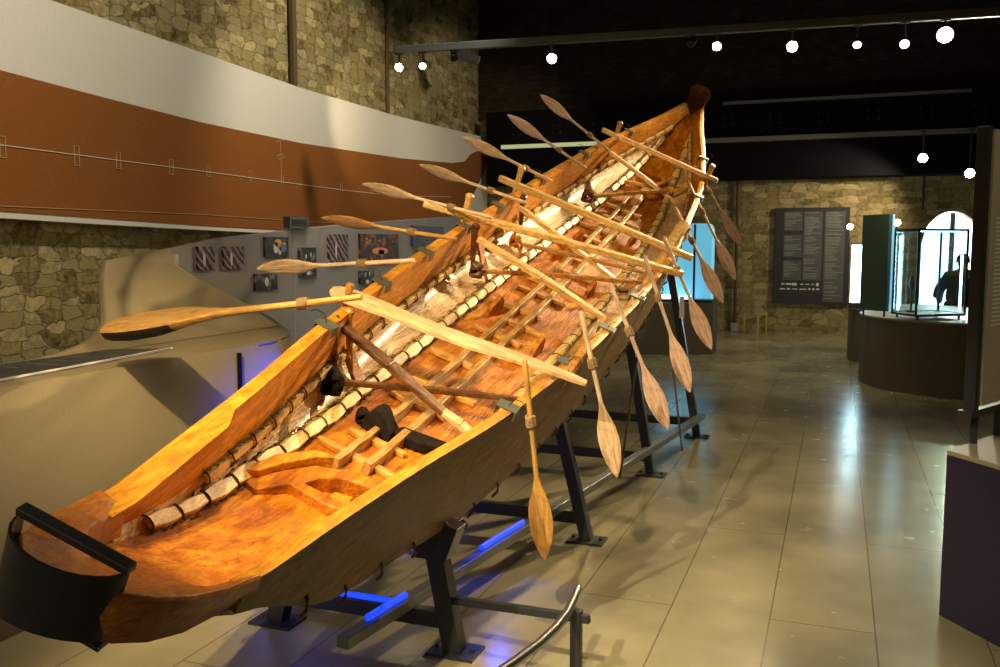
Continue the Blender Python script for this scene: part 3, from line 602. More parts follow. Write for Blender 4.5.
# black steel box holding the near end
cr = empty('bow_bracket', 'black steel strap box gripping the near end of the boat', 'bracket', mat=BM)
N_ = 14; rings = []
for k in range(N_+1):
    a = pi*k/N_; v = -.143*cos(a); s = -3.2-.105*sin(a); top_ = .35+.02*sin(a); bt = .12+.02*(v/.14)+.05*sin(a)
    rings.append([(v-.03, s, bt), (v, s, top_), (v*.965, s+.006, top_), (v*.965-.03, s+.006, bt)])
m = MB(); m.loft(rings); m.build('front_plate', 'black', cr, smooth=True)
m = MB(); m.box((-.146, -3.215, .35), (.146, -3.185, .37)); m.build('top_bar', 'black', cr, bevel=.003)
m = MB(); m.box((.02, -3.2, .085), (.09, -3.1, .1)); m.build('lower_tab', 'black', cr)

# ------------------------------------------------------------------ clamps and paddles
ST = [-1.37, -.72, -.11, .53, 1.16, 2.0, 2.96, 3.88]
side_txt = {-1: 'left', 1: 'right'}
ordl = ['nearest the camera', 'second from the near end', 'third from the near end', 'fourth from the near end', 'fifth from the near end', 'sixth from the near end', 'seventh from the near end', 'at the far end']
def clamp(sg, i, s):
    w_, h = interp(W, s), interp(HG, s)
    t = empty('gunwale_clamp', 'small grey green steel clamp on the %s side plank, %s' % (side_txt[sg], ordl[i]), 'clamp', 'steel clamps along the side planks', mat=BM @ Matrix.Translation((sg*(w_-.026), s+.03, h)))
    m = MB(); m.box((-.045, -.032, .004), (.045, .032, .011)); m.box((-.045, -.032, -.03), (-.038, .032, .005)); m.box((.038, -.032, -.035), (.045, .032, .005)); m.build('bracket', 'clamp', t, bevel=.002)
    m = MB(); m.tube([(0, 0, .008), (sg*.02, -.005, .05), (sg*.05, -.02, .06), (sg*.07, -.03, .05)], .0022, 5); m.build('wire', 'wire', t, smooth=True)
BLADE = [(0, .004), (.03, .02), (.08, .037), (.14, .048), (.2, .05), (.26, .042), (.31, .027), (.35, .015), (.38, .0105)]
def paddle_mesh_parts(t, mat, knotd, outl, bladew=1, log=False):
    # local frame: origin at knot, +Y towards the handle, blade normal Z
    m = MB(); n_ = 12; L_ = outl
    rings = []
    prof = [(-L_+a, b_*bladew, None) for a, b_ in BLADE]
    for y, w_, _ in prof:
        tz = min(w_, .0105) if w_ < .012 else .0055+.003*(1-w_/.05)
        rings.append([(cos(2*pi*k/n_)*w_, y, sin(2*pi*k/n_)*tz) for k in range(n_)])
    for y, r in [(-L_+.42, .0105), (-.1, .0105), (0, .011), (knotd*.6, .0115), (knotd, .0115), (knotd+.006, .007)]:
        if y > rings[-1][0][1]: rings.append([(cos(2*pi*k/n_)*r, y, sin(2*pi*k/n_)*r) for k in range(n_)])
    m.loft(rings); m.build('paddle_body', mat, t, smooth=True)
    m = MB()
    for k in range(5): m.tube([(cos(a)*.017, -.02+k*.009+.004*sin(a*2), sin(a)*.017) for a in frange(0, 2*pi, 10)], .0055, 5)
    m.build('cord_lashing', 'cord', t, smooth=True)
Ldat = [((-1.46, -.42), (-.53, .1), (-.3, .26)), ((-1.15, -.18), (-.6, .08), (-.36, .21)), ((-1.17, -.04), (-.63, .09), (-.38, .14)), ((-1.27, .01), (-.67, .09), (-.41, .1)), ((-1.19, .07), (-.65, .09), (-.39, .09)), ((-1.15, .21, 1.75), (-.66, .13, 1.88), (-.455, .1, 1.92)), ((-1.13, .3, 2.6), (-.64, .17, 2.65), (-.39, .11, 2.6)), ((-1.12, .41, 3.35), (-.57, .24, 3.3), (-.39, .18, 3.2))]
Rdat = [((.78, -.53), (.53, .04), (.44, .27)), ((.90, -.41), (.6, .08), (.46, .27)), ((1.03, -.38), (.65, .05), (.49, .25)), ((1.06, -.41), (.68, .06), (.52, .25)), ((1.08, -.35), (.69, .06), (.53, .22)), ((1.03, -.3), (.65, .05), (.45, .21)), ((1.05, -.38), (.59, .05), (.39, .2)), ((.98, -.33), (.53, .03), (.31, .2))]
def paddle(sg, i, s, dat, label, mat, roll, log=False):
    tip, kn, en = [W3(a[0], a[2] if len(a) > 2 else s, a[1]) for a in dat]
    out_ = (tip-kn).length; y = (kn-tip).normalized(); inl = (en-kn).length
    z = d.copy() if not log else Vector((0, 0, 1)); z = (z-y*z.dot(y)).normalized(); x = y.cross(z)
    if x.x < 0 and False: x = -x
    z2 = z*cos(roll)+x*sin(roll); x2 = y.cross(z2)
    MT = Matrix(((x2.x, y.x, z2.x, kn.x), (x2.y, y.y, z2.y, kn.y), (x2.z, y.z, z2.z, kn.z), (0, 0, 0, 1)))
    t = empty('paddle', label, 'paddle', 'wooden paddles tied along the boat', mat=MT)
    if not log: paddle_mesh_parts(t, mat, inl, out_)
    else:
        m = MB(); n_ = 14; rings = []
        top_, L_ = [], out_
        for a, w_, th in [(0, .04, .03), (.015, .08, .055), (.06, .12, .066), (.18, .14, .072), (.32, .135, .064), (.44, .11, .044), (.54, .066, .028), (.64, .036, .02), (.74, .018, .017)]:
            rings.append([(cos(2*pi*k/n_)*w_, -L_+a, (sin(2*pi*k/n_)*.010+.006) if sin(2*pi*k/n_) > -.05 else sin(2*pi*k/n_)*th) for k in range(n_)])
        for yy, r in [(-.15, .015), (0, .014), (inl, .012)]: rings.append([(cos(2*pi*k/n_)*r, yy, sin(2*pi*k/n_)*r) for k in range(n_)])
        m.loft(rings); o = m.build('paddle_body', [mat, 'bark'], t, smooth=True)
        for p in o.data.polygons:
            if p.center.y < -L_+.42 and p.center.z < -.004: p.material_index = 1
        m = MB()
        for k in range(5): m.tube([(cos(a)*.021, -.02+k*.009+.004*sin(a*2), sin(a)*.021) for a in frange(0, 2*pi, 10)], .006, 5)
        m.build('cord_lashing', 'cord', t, smooth=True)
llab = ['rough half-log paddle with bark edge, nearest of the left row', 'yellowish paddle nearly level, second from the near end of the left row', 'orange-toned paddle, third from the near end of the left row', 'pale pinkish paddle lying against the banner, fourth of the left row', 'pale paddle in front of the printed banner, fifth of the left row', 'pale paddle reaching the banner tip, sixth of the left row', 'slim paddle against the black beam, seventh of the left row', 'darker paddle pointing highest, furthest of the left row']
rlab = ['amber paddle hanging lowest, nearest of the right row', 'pale paddle hanging by the second trestle leg, second of the right row', 'pinkish paddle by the third trestle leg, third of the right row', 'pinkish paddle hanging beside the furthest trestle leg, fourth of the right row', 'paddle in front of the blue display case, fifth of the right row', 'paddle blade against the far stone wall, sixth of the right row', 'brown paddle blade over the stone wall, seventh of the right row', 'highest blade right of the boat, furthest of the right row']
lm = ['paddle_o', 'paddle', 'paddle_o', 'paddle', 'paddle', 'paddle', 'paddle_p', 'paddle_p']
rm = ['paddle_o', 'paddle', 'paddle_p', 'paddle_p', 'paddle_p', 'paddle_p', 'paddle_p', 'paddle_p']
lr = [.3, .45, .6, .5, .5, .35, .3, .25]; rr = [.15, .1, .2, .2, .25, .2, .3, .3]
for i, s in enumerate(ST):
    clamp(-1, i, s); clamp(1, i, s)
    paddle(-1, i, s, Ldat[i], llab[i], lm[i], lr[i], log=(i == 0)); paddle(1, i, s, Rdat[i], rlab[i], rm[i], rr[i])

# ------------------------------------------------------------------ trestles under the boat
TR = [((-1.362, 3.137), (-1.44, .411), .53), ((-1.222, 4.619), (-1.38, .642), .84), ((-1.169, 6.143), (-1.325, .893), 1.16), ((-1.051, 7.523), (-1.275, 1.269), 1.52)]
tl = ['black steel trestle under the near end, first in line', 'black steel trestle, second from the near end of the boat', 'black steel trestle, third from the near end of the boat', 'black steel trestle under the far end with a white label']
for i, ((fx, fy), (tx, tz), zt) in enumerate(TR):
    t = empty('trestle', tl[i], 'trestle', 'black steel trestles under the boat', loc=(fx, fy, 0))
    xt = fx+(tx-fx)*zt/tz
    def leg(x0, x1, z1):
        m = MB(); m.bar((x0-fx, 0, .01), (x1-fx, 0, z1), .075 if i == 0 else .06, .07, up=(0,1,0)); m.build('leg', 'black', t, bevel=.003)
        m = MB(); m.box((x0-fx-.1, -.07, 0), (x0-fx+.1, .07, .012)); 
        for a in (-.075, .075): m.tube([(x0-fx+a, 0, .01), (x0-fx+a, 0, .025)], .01, 6)
        m.build('foot_plate', 'black', t)
    leg(fx, xt, zt)
    s_here = (fy-4.6)/cos(tau)
    lt = W3(-.22, s_here, interp(HF, s_here)-.06)
    leg(lt.x-.22-.1*i, lt.x, lt.z)
    hb = .13
    m = MB(); m.bar((lt.x-.2-.1*i-fx, 0, hb), (-.01, 0, hb), .05, .065, up=(0,0,1)); m.build('lower_crossbar', 'black', t, bevel=.003)
    a = W3(.3, s_here, interp(HF, s_here)-.066); b_ = W3(-.3, s_here, interp(HF, s_here)-.066)
    m = MB(); m.bar(a-Vector((fx, fy, 0)), b_-Vector((fx, fy, 0)), .09, .03, up=mm_); m.build('cradle_beam', 'black', t, bevel=.003)
    if i == 0:
        m = MB(); m.prism([(tx-fx-.07, -.05, tz-.03), (tx-fx+.06, -.05, tz-.03), (tx-fx+.11, -.05, tz+.1), (tx-fx-.12, -.05, tz+.16)], (0, .1, 0)); m.build('gusset', 'black', t, bevel=.004)
    if i == 3:
        m = MB(); m.box((-.16, -.045, 1.0), (-.12, -.041, 1.18)); m.build('label', 'white', t)
def rl(y): return -1.56+.125*(y-3.1)
mb = MB(); mb.bar((rl(2.7), 2.7, .185), (rl(7.5), 7.5, .185), .055, .045); tag(mb.build('floor_rail', 'steel', bevel=.003), 'long grey steel rail running low through the trestles', 'rail')
for (a, b_, lab) in ((2.85, 3.1, 'glowing strip for blue light on the rail top behind the nearest trestle leg'), (3.72, 4.15, 'glowing strip for blue light on the rail top between first and second trestle')):
    mb = MB(); mb.tube([(rl(a), a, .221), (rl(b_), b_, .221)], .014, 8); tag(mb.build('blue_glow_strip', 'blueglow'), lab, 'light', 'glowing strips for blue light on steel under the boat')  # glowing strips stand in for blue light on the rail top
mb = MB(); mb.tube([(-2.1, 3.12, .178), (-1.64, 3.12, .178)], .013, 8); tag(mb.build('blue_glow_strip', 'blueglow'), 'glowing strip for blue light along the near trestle crossbar', 'light', 'glowing strips for blue light on steel under the boat')
for (p, q, lab) in (((-1.13, 5.45, .95), (-1.2, 5.3, .18), 'thin dark rod hanging from the boat between second and third trestle'), ((-1.02, 5.9, 1.02), (-.95, 6.1, .2), 'thin rod hanging from the boat just before third trestle')):
    mb = MB(); mb.tube([p, q], .008, 6); tag(mb.build('hanging_rod', 'withy'), lab, 'rod')
mb = MB(); mb.tube([(-1.95+.08*cos(t*1.1)*(1+.1*sin(t*3)), 4.45+.1*sin(t), .05+.01*t) for t in frange(0, 14, 40)]+[(-1.85, 4.5, .3), (-1.8, 4.5, .6), (-1.76, 4.45, .85)], .007, 5); tag(mb.build('cable_coil', 'wire', smooth=True), 'coil of black cable hanging at the second trestle', 'cable')
# barrier
br_ = empty('low_barrier', 'low curved steel handrail barrier on black posts beside the boat', 'barrier', loc=(-.85, 3.1, 0))
path = [(-.03, .1, .3), (-.02, -.0, .295), (-.015, -.1, .285), (-.02, -.22, .28), (-.035, -.36, .28), (-.07, -.52, .28), (-.12, -.7, .28), (-.2, -.95, .28), (-.3, -1.3, .28)]
mb = MB(); mb.tube(path, .017, 10); mb.build('handrail', 'chrome', br_, smooth=True)
mb = MB(); mb.box((-.02, -.045, 0), (.02, -.01, .275)); mb.box((-.06, -.1, 0), (.06, .05, .012)); mb.build('post', 'black', br_, bevel=.003)
mb = MB(); mb.bar((-.55, .03, .215), (.05, -.03, .245), .025, .03); mb.build('crossbar', 'black', br_, bevel=.002)
mb = MB(); mb.box((-.31, -1.29, 0), (-.27, -1.25, .275)); mb.build('post', 'black', br_, bevel=.003)

# ------------------------------------------------------------------ track lights
ta, tb = Vector((-5.2, 10.26, 4.0)), Vector((3.6, 10.97, 4.0))
mb = MB(); mb.bar(ta, tb, .07, .09); tag(mb.build('lighting_track', 'steel', bevel=.006), 'long grey lighting track hanging across the room', 'track')
lights = []
def spot_lamp(p, label, aim, mat='lamp', r=.045, track_z=3.955, body=True):
    p = Vector(p); t = empty('spotlight', label, 'spotlight', 'spotlights on the lighting track', loc=p)
    a = (Vector(aim)-p).normalized(); z = -a; x = z.cross(Vector((0,0,1))); x = x.normalized() if x.length > .1 else Vector((1,0,0)); y = z.cross(x)
    R = Matrix(((x.x, y.x, z.x), (x.y, y.y, z.y), (x.z, y.z, z.z))).to_4x4()
    m = MB(); m.tube([R @ Vector((0,0,-.0)), R @ Vector((0,0,.03)), R @ Vector((0,0,.11)), R @ Vector((0,0,.15))], [r*1.05, r*1.0, r*.8, r*.45], 12); m.build('lamp_body', 'black', t, smooth=True)
    m = MB(); m.tube([R @ Vector((0,0,-.003)), R @ Vector((0,0,-.001))], r*.93, 16); m.build('lamp_glass', mat, t)
    m = MB(); m.tube([R @ Vector((0,0,.07)), (0, 0, track_z-p.z)], .012, 6); m.box((-.05, -.02, track_z-p.z-.01), (.05, .02, track_z-p.z+.01)); m.build('stem', 'black', t)
    return t
def ty(x): return 10.26+(x+5.16)*(10.8-10.26)/(6.65)
def spot_lamp_track(x, z, label, aim, mat='lamp', r=.05): spot_lamp((x, ty(x), z), label, aim, mat, r)
CAMP = (-.2, 0, 1.6)
spot_lamp_track(-5.17, 3.79, 'lit spotlight at the left end of the track', (-3.5, 6, 2.5), 'lamp', .05)
spot_lamp_track(-4.86, 3.79, 'lit spotlight beside the leftmost one, turned sideways', (-3.5, 6.5, 1.5), 'lampdim', .045)
spot_lamp_track(-4.45, 3.86, 'dark unlit spotlight, third from the left end of the track', (-3, 8, 1.5), 'black', .045)
spot_lamp_track(-3.24, 3.79, 'lit spotlight above the boat paddles, first right of the wall corner', (-1.2, 4, 1.6), 'lamp', .06)
spot_lamp_track(-1.35, 3.82, 'lit spotlight just right of the boat tip', (-1, 5, 1.5), 'lamp', .05)
spot_lamp_track(-1.64, 3.86, 'black unlit spotlight left of the one by the boat tip', (-2.8, 8, 1.5), 'black', .045)
spot_lamp_track(-.545, 3.77, 'lit spotlight between the one by the boat tip and the small pair', (-.5, 3, 1.5), 'lamp', .06)
spot_lamp_track(.12, 3.75, 'small lit spotlight, left one of the small pair', (.1, 7, .5), 'lampdim', .045)
spot_lamp_track(.59, 3.73, 'small lit spotlight, right one of the pair, next to the brightest', (.2, 6, .5), 'lampdim', .05)
spot_lamp_track(.98, 3.8, 'brightest glaring spotlight near the right end of the track', (-.2, 2, 1.5), 'lampbig', .085)
# two spotlights on arms from the gallery rail
for p, lab in (((1.22, 16.0, 2.98), 'spotlight on an arm under the gallery rail, left of two'), ((1.9, 16.0, 2.72), 'spotlight hanging lowest beside the black post, right of two')):
    spot_lamp(p, lab, (p[0]-.9, 6, 1.3), 'lampbig', .075, track_z=3.4)
# floodlight in the top corner
mb = MB(); mb.bar((0, 0, 0), (.35, .15, -.12), .22, .12); mb.bar((-.3, 0, .2), (0, 0, .02), .04, .04)
tag(mb.build('floodlight', 'steel', loc=(-6.2, 14.5, 4.85), bevel=.01), 'grey floodlight high in the corner of the stone walls', 'light')

# ------------------------------------------------------------------ back wall text board
tb_ = empty('text_board', 'tall dark information board with columns of small text on the back stone wall', 'sign', loc=(-1.09, 17.24, .54))
mb = MB(); mb.box((0, 0, 0), (1.27, .05, 1.73)); mb.build('board', 'panelgrey', tb_, bevel=.004)
mb = MB(); cols = [(.16, .48, [(1.32, 1.66), (.84, 1.24), (.42, .78)]), (.5, .82, [(.42, 1.66)]), (.86, 1.2, [(.04, 1.66)])]
for x0, x1, rs in cols:
    for z0, z1 in rs: mb.box((x0, -.004, z0), (x1, 0, z1), 0)
mb.build('text_column', ['panelcol'], tb_)
mb = MB(); random.seed(5)
for x0, x1, rs in cols:
    for z0, z1 in rs:
        z = z1-.03
        while z > z0+.02:
            if random.random() < .85: mb.box((x0+.02, -.007, z), (x0+.02+(x1-x0-.04)*random.uniform(.35, 1), -.004, z+.011), 0)
            z -= .026
mb.build('small_text', 'lettering', tb_)
mb = MB()
for x, w_, z, h in [(.14, .06, .34, .03), (.22, .1, .335, .035), (.33, .08, .325, .05), (.47, .06, .34, .02), (.56, .07, .34, .02), (.66, .05, .34, .02), (.74, .05, .32, .06), (.12, .09, .25, .025), (.24, .06, .25, .03), (.33, .1, .255, .015), (.46, .12, .25, .02), (.61, .04, .25, .03), (.68, .04, .245, .035), (.75, .05, .25, .03)]:
    mb = MB(); mb.box((x, -.006, z), (x+w_, 0, z+h)); mb.build('logo', 'logo', tb_)
# yellow frame stool
mb = MB()
for x in (-1.56, -1.17): 
    mb.box((x-.012, 16.98, 0), (x+.012, 17.0, .36))
for x, y in ((-1.3, 16.75),): mb.box((x-.018, y, 0), (x+.018, y+.02, .36))
mb.box((-1.32, 16.75, .345), (-1.16, 17.0, .37)); mb.box((-1.38, 16.98, .35), (-1.16, 17.0, .365))
tag(mb.build('frame_stool', 'yellow'), 'small yellow metal frame stool at the foot of the back wall', 'stool')

# ------------------------------------------------------------------ blue display case left of centre
bc = empty('display_case', 'blue glowing rounded glass display case behind the boat', 'display case', loc=(-2.1, 13.4, .78))
mb = MB(); pts = [(-.42, 0)]+[(.38, 0), (.38, 1.02)]+[(.28+.1*cos(t), 1.02+.12*sin(t)) for t in frange(.2, pi/2, 5)]+[(-.42, 1.14)]
mb.prism([(x, .3, z) for x, z in pts], (0, .03, 0)); mb.build('lit_back', 'cyanback', bc)
mb = MB(); mb.prism([(x, 0, z) for x, z in pts], (0, .008, 0)); mb.build('glass_front', 'glass', bc)
mb = MB(); mb.box((.12, -.02, 0), (.15, .02, 1.12)); mb.box((-.44, -.02, -.01), (.4, .34, .02)); mb.box((-.44, -.01, 0), (-.41, .32, 1.14)); mb.build('frame', 'frame', bc, bevel=.002)
mb = MB(); mb.tube([(-.38, .1, .05), (.08, .1, .05)], .025, 8); mb.build('light_tube', 'tube', bc)
mb = MB(); mb.loft([[(-.7, -.5, -.78), (.42, 0, -.78), (.42, .5, -.78), (-.7, .5, -.78)], [(-.7, -.5, -.02), (.42, 0, -.02), (.42, .5, -.02), (-.7, .5, -.02)]])
tag(mb.build('case_plinth', 'brownplinth', loc=(-2.1, 13.4, 0)), 'brown angular plinth carrying the blue display case', 'plinth')
for c in bpy.data.objects['case_plinth'].data.vertices: c.co.z += .78

# ------------------------------------------------------------------ drum plinths and glass cases on the right
mb = MB()
def ell(cx, cy, rx, ry, z, n=48): return [(cx+rx*cos(2*pi*k/n), cy+ry*sin(2*pi*k/n), z) for k in range(n)]
mb.loft([ell(0, 0, 1.17, 1.2, 0), ell(0, 0, 1.17, 1.2, .78)]); mb.loft([ell(0, 0, 1.18, 1.21, .78), ell(0, 0, 1.18, 1.21, .8)], mi=1)
tag(mb.build('round_plinth', ['brownplinth', 'plinthtop'], smooth=True, loc=(1.45, 11.5, 0)), 'large dark brown round plinth carrying the glass case, on the right', 'plinth')
mb = MB(); mb.loft([ell(0, 0, .8, .8, 0), ell(0, 0, .8, .8, .72)]); mb.loft([ell(0, 0, .81, .81, .72), ell(0, 0, .81, .81, .74)], mi=1)
tag(mb.build('round_plinth', ['brownplinth', 'plinthtop'], smooth=True, loc=(.97, 13.6, 0)), 'smaller round plinth behind the large one, left edge showing', 'plinth')
gc = empty('display_case', 'glass display case with black frame and cyan light on the round plinth', 'display case', loc=(.95, 10.9, .8))
cn = [(-.17, -.45), (.33, .0), (.13, .45), (-.37, .05)]  # front, right, back, left
cn = [(-.15, -.4), (.36, -.02), (.14, .42), (-.36, .04)]
m = MB()
for x, y in cn: m.bar((x, y, .05), (x, y, .96), .024, .024); m.bar((x*.85, y*.85, 0), (x*.85, y*.85, .05), .025, .025)
for z in (.05, .96):
    for a, b_ in zip(cn, cn[1:]+cn[:1]): m.bar((*a, z), (*b_, z), .022, .026)
m.build('frame', 'frame', gc)
m = MB()
for a, b_ in zip(cn, cn[1:]+cn[:1]): m.prism([(*a, .06), (*b_, .06), (*b_, .95), (*a, .95)], (.003, .003, 0))
m.build('glass_pane', 'glass', gc)
m = MB(); m.prism([(x, y, .045) for x, y in cn], (0, 0, .012)); m.build('base_board', 'plinthtop', gc)
m = MB(); m.tube([(.31, -.02, .08), (.31, -.02, .93)], .011, 8); m.tube([(-.3, .04, .08), (-.3, .04, .9)], .011, 8); m.tube([(-.14, -.36, .945), (.33, -.02, .945)], .006, 6); m.build('light_tube', 'tube', gc)
ar = empty('bronze_figure', 'small dark artefact on a stand inside the glass case', 'artefact', loc=(.78, 10.9, .862))
m = MB(); m.tube([(0,0,0), (0,0,.02), (0,0,.025), (0,0,.26)], [.05, .05, .012, .01], 10); m.build('stand', 'frame', ar, smooth=True)
m = MB(); m.tube([(0,0,.24), (0,0,.27), (0,0,.32), (0,0,.36), (0,0,.4)], [.01, .03, .038, .025, .012], 10); m.build('head', 'frame', ar, smooth=True)
gp = empty('green_panel', 'dark green upright panel with a glowing edge beside the glass case', 'panel', loc=(.38, 11.15, .8))
m = MB(); m.bar((-.11, .0, .6), (.16, -.22, .6), .05, 1.08); m.build('board', 'green', gp, bevel=.004)
m = MB(); m.bar((.19, -.22, .06), (.19, -.22, 1.14), .02, .02, up=(0,1,0)); m.build('lit_edge', 'cyanback', gp)
m = MB()
for x, y in ((-.08, 0), (.13, -.2)): m.bar((x, y, 0), (x, y, .07), .02, .02)
m.build('foot', 'black', gp)
lt_ = empty('light_column', 'narrow glowing white column behind the green panel', 'light', loc=(.25, 13.2, .74))
m = MB(); m.box((-.07, -.03, .08), (.07, .03, .86)); m.build('lit_face', 'tube', lt_); m = MB(); m.box((-.09, -.02, 0), (.09, .05, .08)); m.box((-.09, -.02, .86), (.09, .05, .89)); m.box((.07, -.035, .08), (.09, .05, .86)); m.build('frame', 'frame', lt_)
for p, lab, pz in (((.14, 12.9, 1.84), 'small glaring spotlight in front of the dark text board', .74), ((.64, 11.6, 1.86), 'small glaring spotlight between the green panel and the glass case', .8)):
    t = empty('case_spotlight', lab, 'spotlight', loc=p)
    m = MB(); m.tube([(0,-.045,0), (0, 0, 0.005), (0, .06, .02)], [.04, .04, .025], 12); m.build('lamp_body', 'black', t, smooth=True)
    m = MB(); m.tube([(0,-.05,0), (0,-.046,0)], .038, 12); m.build('lamp_glass', 'lamp', t)
    m = MB(); m.tube([(0,.02,0), (0, .02, pz-p[2])], .008, 6); m.build('pole', 'frame', t)

# ------------------------------------------------------------------ right foreground panel on plinth
C0 = Vector((.465, 4.2)); P1 = Vector((.64, 3.96)); P2 = Vector((.66, 4.55))
dv = (P1-C0).normalized(); dl = (P2-C0).normalized(); F1 = C0+dv*1.3; B1 = C0+dl*1.1
mb = MB(); q = [C0, F1, F1+dl*1.1, B1]
mb.loft([[(p.x, p.y, 0) for p in q], [(p.x, p.y, .71) for p in q]]); mb.loft([[(p.x, p.y, .71) for p in q], [(p.x, p.y, .73) for p in q]], mi=1)
tag(mb.build('panel_plinth', ['purpleplinth', 'plinthtop'], bevel=.003), 'black square plinth under the standing text panel at the right edge', 'plinth')
rp = empty('standing_text_panel', 'tall standing text panel with a dark post on the right-hand plinth', 'sign', loc=(.568, 4.36, .73))
dp = Vector((.485, .875, 0)); nm_ = Vector((-.875, .485, 0)); fr = Vector((.875, -.485, 0))
m = MB(); m.bar((0, 0, .13), (0, 0, 1.37), .05, .04, up=dp); m.build('post', 'black', rp, bevel=.003)
m = MB(); a = Vector((0,0,0))+dp*.03
m.prism([a+Vector((0,0,.17)), a+dp*.9+Vector((0,0,.17)), a+dp*.9+Vector((0,0,1.36)), a+Vector((0,0,1.36))], fr*.03); m.build('board', 'greyboard', rp)
m = MB(); random.seed(9)
for k in range(26):
    z = .98-.0185*k; ln = random.uniform(.55, .8) if k % 9 else .3
    p0 = dp*.09+fr*.031+Vector((0, 0, z))
    m.prism([p0, p0+dp*ln, p0+dp*ln+Vector((0,0,.008)), p0+Vector((0,0,.008))], fr*.0006)
m.build('small_text', 'logo', rp)
m = MB(); m.bar(dp*-.06+Vector((0,0,.14)), dp*.95+Vector((0,0,.14)), .06, .03); m.build('base_rail', 'black', rp)
m = MB(); m.bar((.02, .03, 0), (.02, .03, .13), .03, .03); m.build('leg', 'black', rp)
m = MB(); p0 = dp*.3; m.bar((p0.x, p0.y, 0), (p0.x, p0.y, .13), .03, .03); m.build('leg', 'black', rp)

# ------------------------------------------------------------------ visitor silhouetted at the window
ps = empty('person', 'person in a dark jacket seen from behind, standing before the bright arched window', 'person', loc=(1.8, 15.4, 0))
ps.scale = (1.3, 1.2, 1.0)
def skin(name, pts, edges, radii, mat, root=0, sub=2):
    me = bpy.data.meshes.new(name); me.from_pydata(pts, edges, []); me.materials.append(M[mat]); o = bpy.data.objects.new(name, me); C.objects.link(o); o.parent = ps
    md = o.modifiers.new('skin', 'SKIN'); md.use_smooth_shade = True
    for i, r in enumerate(radii): me.skin_vertices[0].data[i].radius = r if isinstance(r, tuple) else (r, r)
    me.skin_vertices[0].data[root].use_root = True
    o.modifiers.new('sub', 'SUBSURF').levels = sub; o.modifiers['sub'].render_levels = sub
    return o
pts = [(0,0,.76), (0,0,.9), (0,.01,1.05), (0,.01,1.16), (0,0,1.22), (0,-.01,1.27), (0,-.015,1.35), (0,-.015,1.41),
       (-.15,.01,1.15), (-.22,.02,.95), (-.24,-.06,.76), (-.24,-.08,.7), (.15,.01,1.15), (.23,.02,.95), (.24,-.06,.76), (.24,-.08,.7),
       (-.09,0,.7), (-.1,.0,.4), (-.1,.02,.08), (-.11,-.1,.03), (.09,0,.7), (.1,0,.4), (.11,.02,.08), (.12,-.1,.03)]
edges = [(0,1),(1,2),(2,3),(3,4),(4,5),(5,6),(6,7),(3,8),(8,9),(9,10),(10,11),(3,12),(12,13),(13,14),(14,15),(0,16),(16,17),(17,18),(18,19),(0,20),(20,21),(21,22),(22,23)]
rad = [(.15,.1),(.15,.11),(.16,.11),(.13,.08),.05,.05,.072,.055,.065,.05,.04,.03,.065,.05,.04,.03,.085,.06,.045,.035,.085,.06,.045,.035]
skin('body', pts, edges, rad, 'skin')
jk = skin('jacket', [(0,0,.68), (0,0,.85), (0,.01,1.02), (0,.01,1.14), (0,0,1.2), (-.15,.01,1.1), (-.235,.02,.92), (-.265,-.05,.78), (.15,.01,1.1), (.235,.02,.94), (.255,-.06,.78)], [(0,1),(1,2),(2,3),(3,4),(3,5),(5,6),(6,7),(3,8),(8,9),(9,10)], [(.2,.14),(.185,.135),(.17,.12),(.11,.09),.055,.08,.068,.058,.08,.068,.058], 'cloth')
skin('trousers', [(0,0,.74), (-.095,0,.66), (-.1,0,.4), (-.1,.02,.1), (.095,0,.66), (.1,0,.4), (.11,.02,.1)], [(0,1),(1,2),(2,3),(0,4),(4,5),(5,6)], [(.16,.11),.1,.075,.06,.1,.075,.06], 'cloth')
def ball(name, c, r, mat, z0=-1.0, ybias=0):
    m = MB(); rings = []
    for i in range(11):
        t = max(z0, -1)+(1-max(z0, -1))*i/10; rr = sqrt(max(.0004, 1-t*t))
        rings.append([(c[0]+r[0]*rr*cos(2*pi*k/14), c[1]+r[1]*rr*sin(2*pi*k/14)+ybias, c[2]+r[2]*t) for k in range(14)])
    m.loft(rings); return m.build(name, mat, ps, smooth=True)
ball('hair', (0, .012, 1.375), (.074, .1, .1), 'matblack', z0=-.35)
for x in (-.068, .068): ball('ear', (x, -.005, 1.35), (.008, .02, .03), 'skin')
for x in (-.11, .12):
    m = MB(); m.loft([[(x+a*.045, -.14, .0), (x+a*.045, .07, .0), (x+a*.035, .06, .07), (x+a*.03, -.12, .045)] for a in (-1, 1)]); m.build('shoe', 'matblack', ps, bevel=.01)

# ------------------------------------------------------------------ light
def spot(loc, aim, power, col, size=50, blend=.6, rad=.05):
    l = bpy.data.lights.new('spot', 'SPOT'); l.energy = power; l.color = col; l.spot_size = radians(size); l.spot_blend = blend; l.shadow_soft_size = rad
    o = bpy.data.objects.new('spot_light', l); C.objects.link(o); o.location = loc; dr = Vector(aim)-Vector(loc); o.rotation_euler = dr.to_track_quat('-Z', 'Y').to_euler(); return o
def point(loc, power, col, rad=.1):
    l = bpy.data.lights.new('point', 'POINT'); l.energy = power; l.color = col; l.shadow_soft_size = rad
    o = bpy.data.objects.new('point_light', l); C.objects.link(o); o.location = loc; return o
warm = (1, .72, .36); warm2 = (1, .81, .5)
spot((.98, 10.3, 3.7), (-1.7, 5.7, 1.4), 2300, warm, 27)       # track lights on the boat's far half
spot((-.54, 10.2, 3.7), (-1.9, 6.2, 1.5), 650, warm, 40)
spot((-.9, -.8, 4.6), (-1.7, 3.6, 1.0), 1350, warm, 40, rad=.05)
spot((-2.4, -.6, 4.6), (-.6, 4.4, .0), 1300, warm2, 30, rad=.03)
spot((-.7, 3.4, 5.0), (-1.5, 8.5, 2.5), 520, warm, 15, rad=.05)
